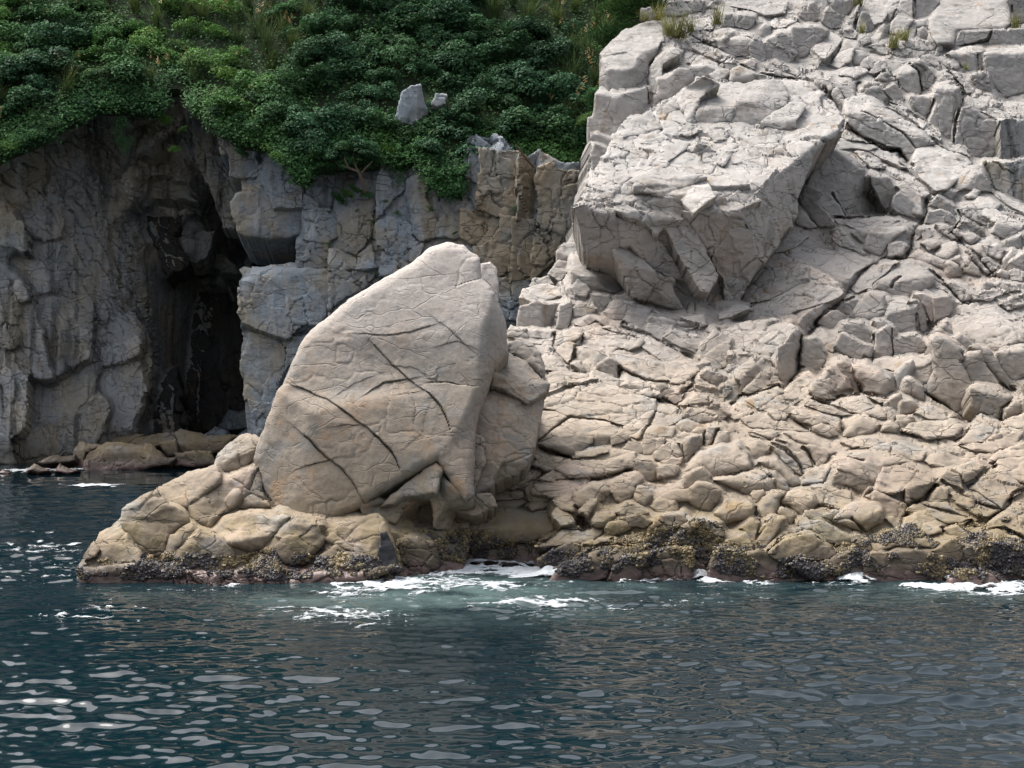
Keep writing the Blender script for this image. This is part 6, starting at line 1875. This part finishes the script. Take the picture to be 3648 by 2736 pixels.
def mussels():
    pts, nor = [], []
    for s in ALL:
        if s['mat'] not in ('shore', 'smooth') or s['surf'] == 'shoal':
            continue
        P, N = s['P'], s['N']
        N = vnormals(P, s['q'])
        k = (P[:, 2] > .05) & (P[:, 2] < 1.5) & (P[:, 1] < 40)
        pts.append(P[k]); nor.append(N[k])
    P = np.concatenate(pts); N = np.concatenate(nor)
    flip = (N * (CAM - P)).sum(1) < 0
    N[flip] *= -1
    u, v = project(P)
    # upper edge of the band (m above the water) along the shore
    top = np.interp(u, [280, 700, 1100, 1380, 1450, 1600, 1900, 2050, 2250, 2400, 2520, 2700, 2900, 3100, 3300, 3500, 3648],
                       [.50, .58, .60, .50, .85, .85, .60, .55, .95, 1.15, .95, .65, .55, .95, .95, 1.05, 1.1])
    h = P[:, 2] / top
    cl = fbm(P * 1.5, 3, 41) + .5 * fbm(P * 4.5, 2, 42)
    dens = cl * .9 + np.where(h < .32, (h - .32) * 3.0, 0) - np.where(h > .75, (h - .75) * 3.2, 0) + .22
    k = np.where(dens > -.04)[0]
    r = np.random.default_rng(5)
    k = r.permutation(k)[:34000]
    P, N = P[k], N[k]
    iv, fi = ico()
    n = len(P)
    size = r.uniform(.016, .040, n) * np.where(r.random(n) > .9, 1.5, 1)
    jit = 1 + r.uniform(-.3, .3, (n, 12))
    sq = r.uniform(.6, 1.2, (n, 1, 3))
    V = P[:, None, :] + N[:, None, :] * (size * .35)[:, None, None] + iv[None] * sq * (size[:, None] * jit)[:, :, None]
    F = (fi[None] + (np.arange(n) * 12)[:, None, None]).reshape(-1, 3)
    me = make_mesh("mussel_bed", V.reshape(-1, 3), None, F, smooth=False)
    tone = np.clip(.47 + .36 * fbm(P * 2.2, 2, 43) + .30 * (P[:, 2] / np.interp(project(P)[0], [280, 3648], [.5, .9]) - .5) + r.normal(0, .16, n), 0, 1)
    at_ = me.attributes.new("tone", 'FLOAT', 'POINT')
    at_.data.foreach_set("value", np.repeat(tone, 12).astype(np.float32))
    o = link("mussel_bed", me, MAT['lump'])
    tag(o, 'dark mussels and ochre barnacles crusting the rocks along the tide line', None, None, 'stuff')
mussels()
# ------------------------------------------------------------------ plants
def leaves(C, Nrm, size, rng, aspect=1.7):
    """one folded-free leaf quad per centre"""
    n = len(C)
    Nn = Nrm + rng.normal(0, .45, (n, 3)); Nn /= np.linalg.norm(Nn, axis=1, keepdims=True)
    A = np.cross(Nn, rng.normal(0, 1, (n, 3))); A /= np.maximum(np.linalg.norm(A, axis=1, keepdims=True), 1e-6)
    B = np.cross(Nn, A)
    L = (size * rng.uniform(.6, 1.35, n))[:, None]; Wd = L / aspect
    V = np.stack([C - A * L * .5, C + B * Wd * .5 - A * L * .05, C + A * L * .5 - Nn * L * .15, C - B * Wd * .5 - A * L * .05], 1)
    Q = np.arange(n * 4).reshape(n, 4)
    return V.reshape(-1, 3), Q

def tone_attr(me, t):
    a = me.attributes.new("tone", 'FLOAT', 'POINT')
    a.data.foreach_set("value", np.asarray(t, np.float32))

def shrub_mesh(name, seed, n=1100, leaf=.12, flat=.75, blobs=11, hang=0.0):
    r = np.random.default_rng(seed)
    bc = r.normal(0, 1, (blobs, 3)); bc /= np.linalg.norm(bc, axis=1, keepdims=True)
    bc *= r.uniform(.25, .72, (blobs, 1)); bc[:, 2] = np.abs(bc[:, 2]) * flat
    br = r.uniform(.24, .46, blobs)
    bt = r.uniform(-.2, .2, blobs)
    w = br ** 2; w /= w.sum()
    k = r.choice(blobs, n, p=w)
    d = r.normal(0, 1, (n, 3)); d /= np.linalg.norm(d, axis=1, keepdims=True)
    d[:, 2] = np.where(d[:, 2] < -.35, -d[:, 2], d[:, 2])
    rad = br[k] * r.uniform(.72, 1.1, n)
    C = bc[k] + d * rad[:, None] * np.array([1, 1, flat])
    if hang:
        C[:, 2] -= hang * r.random(n) ** 1.5 * (.3 + .7 * (np.abs(C[:, 0]) < .5))
    Nrm = d * .8 + np.array([0, 0, .55])
    V, Q = leaves(C, Nrm, np.full(n, leaf), r)
    me = make_mesh(name, V, Q, smooth=False)
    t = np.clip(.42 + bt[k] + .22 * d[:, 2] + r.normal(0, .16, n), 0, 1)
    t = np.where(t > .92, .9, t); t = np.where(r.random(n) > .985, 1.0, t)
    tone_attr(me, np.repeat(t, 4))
    return me

def blade_mesh(name, seed, n=70, length=1.1, width=.018, spread=.55, droop=.9, plume=0):
    r = np.random.default_rng(seed)
    V, Q, T = [], [], []
    for i in range(n):
        az = r.uniform(0, 2 * math.pi); sp = spread * r.uniform(.15, 1.0)
        L = length * r.uniform(.6, 1.15); base = r.normal(0, .08, 2)
        d = np.array([math.cos(az), math.sin(az)]); side = np.array([-d[1], d[0], 0])
        tone = min(max(r.normal(.5, .2), 0), .92) if r.random() > .06 else 1.0
        b0 = len(V); segs = 4
        for sgm in range(segs + 1):
            f = sgm / segs
            h = L * (f - .5 * droop * sp * f ** 2.2); o = L * sp * f ** 1.5
            c = np.array([base[0] + d[0] * o, base[1] + d[1] * o, h])
            w = width * (1 - .85 * f)
            V += [c - side * w, c + side * w]; T += [tone * (.75 + .25 * f)] * 2
        for sgm in range(segs):
            a = b0 + 2 * sgm
            Q.append((a, a + 1, a + 3, a + 2))
    me = make_mesh(name, np.array(V), np.array(Q), smooth=False)
    tone_attr(me, T)
    return me

def plume_mesh(name, seed, n=6, length=1.5):
    r = np.random.default_rng(seed)
    V, Q = [], []
    for i in range(n):
        az = r.uniform(0, 6.28); d = np.array([math.cos(az), math.sin(az), 0]); L = length * r.uniform(.8, 1.1)
        top = d * L * .35 + np.array([0, 0, L])
        for j in range(9):
            c = top + np.array([0, 0, -.3 * r.random()]) + d * .10 * r.random() + r.normal(0, .02, 3)
            e = np.array([d[0] * .10, d[1] * .10, -.07]); s = np.array([.014, .006, .01])
            b = len(V); V += [c - s, c + s, c + e + s * .3, c + e - s * .3]; Q.append((b, b + 1, b + 2, b + 3))
    me = make_mesh(name, np.array(V), np.array(Q), smooth=False)
    tone_attr(me, np.full(len(V), 1.0))
    return me

def tube(name, pts, radii, k=7):
    pts = np.array(pts, float); V, Q = [], []
    for i, p in enumerate(pts):
        t = pts[min(i + 1, len(pts) - 1)] - pts[max(i - 1, 0)]; t /= np.linalg.norm(t) + 1e-9
        a = np.cross(t, [0.3, .9, .2]); a /= np.linalg.norm(a); b = np.cross(t, a)
        for j in range(k):
            an = 2 * math.pi * j / k
            V.append(p + (a * math.cos(an) + b * math.sin(an)) * radii[i])
    for i in range(len(pts) - 1):
        for j in range(k):
            Q.append((i * k + j, i * k + (j + 1) % k, (i + 1) * k + (j + 1) % k, (i + 1) * k + j))
    return np.array(V), np.array(Q)

def join_tubes(name, lst):
    V, Q, n = [], [], 0
    for v, q in lst:
        V.append(v); Q.append(q + n); n += len(v)
    return make_mesh(name, np.concatenate(V), np.concatenate(Q))

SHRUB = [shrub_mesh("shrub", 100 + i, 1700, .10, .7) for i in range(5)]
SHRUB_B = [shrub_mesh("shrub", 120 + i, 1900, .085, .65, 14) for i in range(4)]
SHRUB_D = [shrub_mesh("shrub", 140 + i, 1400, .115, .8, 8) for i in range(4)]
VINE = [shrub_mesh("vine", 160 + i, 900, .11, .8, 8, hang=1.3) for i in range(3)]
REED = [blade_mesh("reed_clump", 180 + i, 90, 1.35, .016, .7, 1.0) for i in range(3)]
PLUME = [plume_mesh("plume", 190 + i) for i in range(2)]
for lst, m in ((SHRUB, 'leaf'), (SHRUB_B, 'leaf_bright'), (SHRUB_D, 'leaf_blue'), (VINE, 'leaf'), (REED, 'grass'), (PLUME, 'dry')):
    for me in lst:
        me.materials.append(MAT[m])

vr = random.Random(12)
hP, hN = HILL['P'], vnormals(HILL['P'], HILL['q'])
hN[hN[:, 2] < 0] *= -1
hu, hv = project(hP)

# low growth over the whole hillside
def ground_cover():
    r = np.random.default_rng(3)
    w = ((hv > -260) & (hu > -300) & (hu < 2500) & (hv < np.interp(hu, FX, FY) + 45)).astype(float)
    w *= ~((((hu - 1465) ** 2 + (hv - 370) ** 2) < 75 ** 2) | (((hu - 640) ** 2 + (hv - 330) ** 2) < 45 ** 2))
    w *= 1 + 3.5 * (hv > np.interp(hu, FX, FY) - 70); w /= w.sum()
    n = 80000
    k = r.choice(len(hP), n, p=w)
    C = hP[k] + r.normal(0, .16, (n, 3)) + hN[k] * r.uniform(.0, .32, n)[:, None]
    V, Q = leaves(C, hN[k] + np.array([0, -.2, .5]), np.full(n, .125), r)
    me = make_mesh("undergrowth", V, Q, smooth=False)
    tone_attr(me, np.repeat(np.clip(.35 + .35 * fbm(C * .9, 3, 71) + r.normal(0, .13, n), 0, .95), 4))
    o = link("undergrowth", me, MAT['leaf'])
    tag(o, 'low green undergrowth covering the hillside', None, None, 'stuff')
ground_cover()

G_SH = 'shrubs covering the hillside above the cliff'
G_RE = 'reed clumps among the hillside shrubs'
KIND = {0: (SHRUB, 'mid green shrub in thicket above the cliff'),
        1: (SHRUB_B, 'bright green shrub in thicket above the cliff'),
        2: (SHRUB_D, 'dark blue green shrub in thicket above the cliff')}
def where(u, v):
    side = 'at the left edge' if u < 420 else 'above the dark cave' if u < 900 else 'above the columnar cliff' if u < 1650 else 'beside the pale slope'
    return ('high up ' if v < 130 else 'midway up ' if v < 300 else 'low down ') + side
def place(me, name, P, s, rz, tilt, label, cat, grp):
    o = link(name, me, None, None, P)
    o.scale = (s * vr.uniform(.9, 1.15), s * vr.uniform(.9, 1.15), s * vr.uniform(.8, 1.1))
    o.rotation_euler = (tilt, 0, rz)
    tag(o, label, cat, grp)
    return o

# spread the shrubs evenly as seen
foot = np.interp(hu, FX, FY)
bare = ((hu - 1465) ** 2 + (hv - 380) ** 2 < 80 ** 2) | ((hu - 640) ** 2 + (hv - 330) ** 2 < 60 ** 2) | ((hu - 1600) ** 2 + (hv - 345) ** 2 < 40 ** 2)
vis = np.where((hv > -170) & (hu > -120) & (hu < 2330) & (hv < foot - 50) & ~bare)[0]
rr = np.random.default_rng(8)
rr.shuffle(vis)
chosen = []
for i in vis:
    p = hP[i]
    if all((p[0] - q[0]) ** 2 + (p[2] - q[2]) ** 2 * 1.4 + .15 * (p[1] - q[1]) ** 2 > .88 ** 2 for q in chosen):
        chosen.append(p); 
        tone = noise3(np.array([[p[0] * .16, p[2] * .22, 3.3]]), 91)[0]
        if p[0] < -12 and hv[i] < 330: tone += .45
        u = hu[i]
        reed = noise3(np.array([[p[0] * .3, p[2] * .35, 8.3]]), 92)[0]
        if reed > .30 and vr.random() < .75:
            o = place(vr.choice(REED), 'reed_clump', p + np.array([0, -.15, -.05]), vr.uniform(.8, 1.25), vr.uniform(0, 6.28), .25, 'long arching reed grass in the thicket, ' + where(hu[i], hv[i]), 'grass clump', G_RE)
            if vr.random() < .45:
                link('plume', vr.choice(PLUME), None, o, o.location)['kind'] = 'stuff'
        else:
            k = 1 if tone > .38 else (2 if tone < -.05 else 0)
            lst, lab = KIND[k]
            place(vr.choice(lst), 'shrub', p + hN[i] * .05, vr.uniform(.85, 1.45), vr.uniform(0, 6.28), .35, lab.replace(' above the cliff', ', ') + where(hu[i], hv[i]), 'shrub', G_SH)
print("shrubs and reeds:", len(chosen))

# shrubs and creepers hanging over the rim, each at its place
RIM = [  # x, y, size m, kind, hanging
 (40, 500, 1.1, 1, 0), (110, 470, 1.0, 0, 0), (180, 440, .9, 0, 0), (240, 400, .9, 0, 0), (300, 370, .8, 2, 0), (340, 350, .8, 0, 0), (410, 340, .9, 0, 0),
 (440, 430, .75, 0, 1), (445, 500, .6, 0, 1), (500, 350, .8, 0, 0), (560, 360, .7, 0, 0), (580, 420, .55, 1, 0), (650, 460, .45, 1, 0), (620, 530, .45, 1, 0),
 (700, 390, .8, 2, 0), (770, 410, 1.0, 2, 0), (840, 430, .9, 2, 0), (900, 470, 1.0, 2, 0), (980, 500, .9, 0, 0), (860, 545, .55, 2, 0),
 (1000, 540, 1.0, 1, 0), (1075, 590, .95, 1, 1), (1120, 560, 1.0, 0, 0), (1180, 560, 1.0, 0, 0), (1240, 560, 1.05, 0, 0), (1310, 560, .9, 0, 0),
 (1205, 700, .55, 0, 0), (1240, 690, .55, 1, 0), (1300, 690, .5, 0, 0), (1260, 670, .5, 1, 0),
 (1390, 540, .9, 1, 0), (1420, 600, .7, 0, 1), (1480, 520, .9, 0, 0), (1500, 570, .6, 0, 0), (1560, 560, .9, 0, 1), (1590, 620, .85, 0, 0), (1620, 670, .65, 0, 1), (1650, 600, .7, 0, 0),
 (1545, 610, .7, 0, 0), (1570, 690, .45, 0, 0), (1690, 470, .8, 0, 0), (1760, 490, .9, 1, 0), (1850, 500, .9, 2, 0), (1920, 540, .9, 0, 0), (1900, 570, .55, 0, 0), (2000, 570, 1.0, 0, 0), (2060, 590, .8, 1, 0), (2100, 560, .8, 0, 0), (2080, 500, .9, 2, 0), (2100, 420, 1.0, 1, 0), (2120, 340, 1.0, 0, 0),
 (1370, 720, .3, 1, 0), (1410, 755, .28, 1, 1), (1330, 790, .2, 1, 0), (1530, 740, .3, 1, 0), (1620, 830, .22, 1, 0), (1695, 735, .2, 1, 0), (1830, 740, .32, 1, 1), (1170, 755, .2, 1, 0), (1170, 870, .15, 1, 0), (1090, 845, .16, 1, 0), (1340, 970, .14, 1, 0), (1325, 850, .2, 2, 0), (1275, 750, .22, 1, 0),
]
for x, y, s, k, h in RIM:
    s *= .80
    hk = int(np.argmin((hu - x) ** 2 + (hv - min(y, float(np.interp(x, FX, FY)))) ** 2))
    t = min(float(mixed_hill_t(x, y)), float((hP[hk] - CAM)[1])) - .15 - .25 * s
    if y > 700: t = float(t_columns(x, y)) - .15
    p = at(x, y, np.array(t)) - np.array([0, 0, .25 * s])
    lst = VINE if h else KIND[k][0]
    if h:
        lab, cat, grp, nm = 'leafy creeper hanging over the rim, ' + where(x, y), 'creeper', 'creepers hanging over the rim of the cliff', 'creeper'
    elif y > 705:
        lab, cat, grp, nm = 'small leafy tuft rooted in a crack of the columnar cliff' + (' near its left end' if x < 1300 else ' under the hanging creepers' if x < 1480 else ' near the tall columns'), 'plant', 'small plants in the cracks of the cliff', 'cliff_plant'
    else:
        lab, cat, grp, nm = KIND[k][1].replace('in thicket above the cliff', 'leaning over the rim, ') + where(x, y), 'shrub', 'shrubs leaning over the rim of the cliff', 'shrub'
    place(vr.choice(lst), nm, p, s, vr.uniform(0, 6.28), .5, lab, cat, grp)

# white flowers by the left edge
def flowers(x, y, s, label):
    r = np.random.default_rng(int(x + y))
    root = place(vr.choice(SHRUB_D), 'flower_clump', at(x, y, np.array(float(mixed_hill_t(x, y)) - .9)) - np.array([0, 0, .3 * s]), s, 0, .4, label, 'flowers', None)
    n = 70
    d = r.normal(0, 1, (n, 3)); d /= np.linalg.norm(d, axis=1, keepdims=True); d[:, 1] = -np.abs(d[:, 1]); d[:, 2] = np.abs(d[:, 2])
    V, Q = leaves(d * .82, d, np.full(n, .10 / s * .55), r, 1.0)
    me = make_mesh('blossom', V, Q, smooth=False); me.materials.append(MAT['petal'])
    c = link('blossom', me, None, root, root.location)
for x, y, s, lab in [(8, 470, .8, 'clump of small white flowers at the left edge above the cliff'), (55, 520, .4, 'small tuft of white flowers just below the left edge thicket'),
                     (640, 355, .4, 'tuft of white flowers beside the pale rock spike'), (1530, 725, .3, 'tuft of white flowers in a crack of the columnar cliff')]:
    flowers(x, y, s, lab)

# gnarled small tree with a bare trunk on the columnar cliff
def small_tree():
    vx = lambda x, y, t: at(700 + .6781 * x, 300 + .6781 * y, np.array(t))
    t = 64.3
    base = vx(885, 560, t + .2)
    root = bpy.data.objects.new('small_tree', None); scene.collection.objects.link(root); root.location = base
    tag(root, 'small gnarled tree with a bare pale trunk on a ledge of the columnar cliff', 'tree')
    L = [tube('t', [vx(885, 565, t + .2), vx(872, 510, t - .1), vx(850, 460, t - .3), vx(835, 430, t - .4)], [.085, .07, .06, .04]),
         tube('t', [vx(850, 460, t - .3), vx(800, 440, t - .5), vx(750, 425, t - .4), vx(715, 400, t - .3)], [.055, .045, .03, .02]),
         tube('t', [vx(858, 475, t - .2), vx(890, 440, t - .4), vx(925, 405, t - .5)], [.05, .035, .02]),
         tube('t', [vx(835, 430, t - .4), vx(820, 390, t - .4), vx(830, 350, t - .2)], [.04, .03, .02]),
         tube('t', [vx(800, 440, t - .5), vx(780, 400, t - .6), vx(775, 370, t - .5)], [.035, .025, .015])]
    me = join_tubes('trunk', [(v - base, q) for v, q in L])
    link('trunk', me, MAT['bark'], root, base)
    for x, y, s in [(720, 395, .75), (775, 360, .8), (830, 335, .85), (900, 370, .7), (930, 395, .5), (690, 440, .55)]:
        c = link('crown', vr.choice(SHRUB + SHRUB_D), None, root, vx(x, y, t - .4))
        c.scale = (s, s, s * .8); c.rotation_euler = (0, 0, vr.uniform(0, 6))
small_tree()

def dead_branch():
    vx = lambda x, y, t: at(700 + .6781 * x, 300 + .6781 * y, np.array(t))
    L = [tube('t', [vx(1772, 435, 62.8), vx(1735, 395, 62.3), vx(1705, 355, 61.9), vx(1675, 312, 61.6)], [.05, .045, .04, .02]),
         tube('t', [vx(1735, 395, 62.3), vx(1700, 385, 62.0), vx(1690, 392, 61.9)], [.03, .02, .012])]
    b = vx(1772, 435, 62.8)
    me = join_tubes('dead_branch', [(v - b, q) for v, q in L])
    tag(link('dead_branch', me, MAT['petal'] if False else MAT['bark'], None, b), 'bare dead branch lying at the rim of the columnar cliff', 'branch')
dead_branch()

# pine at the upper left corner of the pale slope
def pine():
    tt = 60.5
    base = at(2300, 60, np.array(tt))
    root = bpy.data.objects.new('pine_tree', None); scene.collection.objects.link(root); root.location = base - np.array([0, 0, .5])
    tag(root, 'small pine with drooping green boughs beside the top of the pale slope', 'tree')
    tips = [(2215, 30, 60.2), (2260, 10, 60.3), (2310, 15, 60.5), (2170, 125, 60.0), (2210, 120, 60.0), (2240, 110, 60.1), (2190, 150, 60.0), (2330, 40, 60.3), (2280, -40, 60.4), (2230, -30, 60.4)]
    L = [tube('t', [base - np.array([0, 0, .9]), base + np.array([-.1, 0, .4]), base + np.array([-.3, 0, 1.4])], [.09, .07, .04])]
    for x, y, t in tips:
        e = at(x, y, np.array(t))
        L.append(tube('t', [base, base * .5 + e * .5 + np.array([0, 0, .12]), e], [.04, .03, .012]))
    o0 = np.array(root.location)
    link('trunk', join_tubes('trunk', [(v - o0, q) for v, q in L]), MAT['bark'], root, o0)
    r = np.random.default_rng(31)
    for x, y, t in tips:
        e = at(x, y, np.array(t))
        n = 800
        d = r.normal(0, 1, (n, 3)); d /= np.linalg.norm(d, axis=1, keepdims=True); d[:, 2] = d[:, 2] * .5 + .35
        c = r.normal(0, .22, (n, 3)) * np.array([1.7, 1, .6])
        s = np.cross(d, [0, 1, .2]); s /= np.maximum(np.linalg.norm(s, axis=1, keepdims=True), 1e-6)
        Ln = .26
        V = np.stack([c - s * .014, c + s * .014, c + d * Ln + s * .006, c + d * Ln - s * .006], 1).reshape(-1, 3)
        me = make_mesh('needle_bough', V, np.arange(n * 4).reshape(n, 4), smooth=False)
        tone_attr(me, np.repeat(np.clip(.5 + r.normal(0, .2, n), 0, .9), 4)); me.materials.append(MAT['pine'])
        link('needle_bough', me, None, root, e)['kind'] = 'stuff'
pine()

# grass tufts on the pale slope
TUFT = [blade_mesh("grass_tuft", 210 + i, 80, .75, .010, .7, .9) for i in range(3)]
TUFT_DRY = [blade_mesh("grass_tuft", 220 + i, 70, .6, .010, .8, .9) for i in range(2)]
for me in TUFT: me.materials.append(MAT['dry'])
for me in TUFT_DRY: me.materials.append(MAT['dry'])
for v, x, y, s, lab in [('A', 1040, 370, 1.15, 'tallest yellow green grass tuft behind the flat-topped rock tower'),
                        ('A', 950, 350, .8, 'yellow grass tuft left of the tallest tuft behind the rock tower'),
                        ('A', 1160, 310, .6, 'sparse grass tuft right of the tallest tuft behind the rock tower'),
                        ('A', 840, 200, .9, 'dry brownish grass tuft under the pine boughs'),
                        ('A', 720, 200, .6, 'green grass tuft left of the dry tuft under the pine boughs'),
                        ('A', 1420, 240, .75, 'upright grass tuft beside a dark ledge near the top of the slope'),
                        ('B', 600, 60, .7, 'yellow green grass tuft in the cleft above the pointed pyramid stone'),
                        ('B', 640, 330, .45, 'small green grass tuft at the foot of the pointed pyramid stone'),
                        ('B', 1050, 400, .8, 'dry yellow grass tuft left of the largest smooth slab'),
                        ('B', 940, 475, .7, 'yellow grass tuft on the ledge below the leaning rectangular stone'),
                        ('B', 2160, 285, .7, 'green grass tuft at the right end of the largest smooth slab'),
                        ('B', 1660, 690, .3, 'tiny grass tuft below the block split by a vertical crack')]:
    ox, oy, sc = VIEWS[v]
    X, Y = ox + x * sc, oy + y * sc
    p = at(X, Y, np.array(float(t_slope(X, Y)) - .35))
    s *= 1.5
    place(vr.choice(TUFT if 'dry' not in lab else TUFT_DRY), 'grass_tuft', p, s, vr.uniform(0, 6), .15, lab, 'grass tuft', 'grass tufts on the pale slope')
_tot = sum(len(o.data.polygons) for o in scene.objects if o.type == 'MESH' and o.data.users == 1)
print("faces (unshared meshes):", _tot)
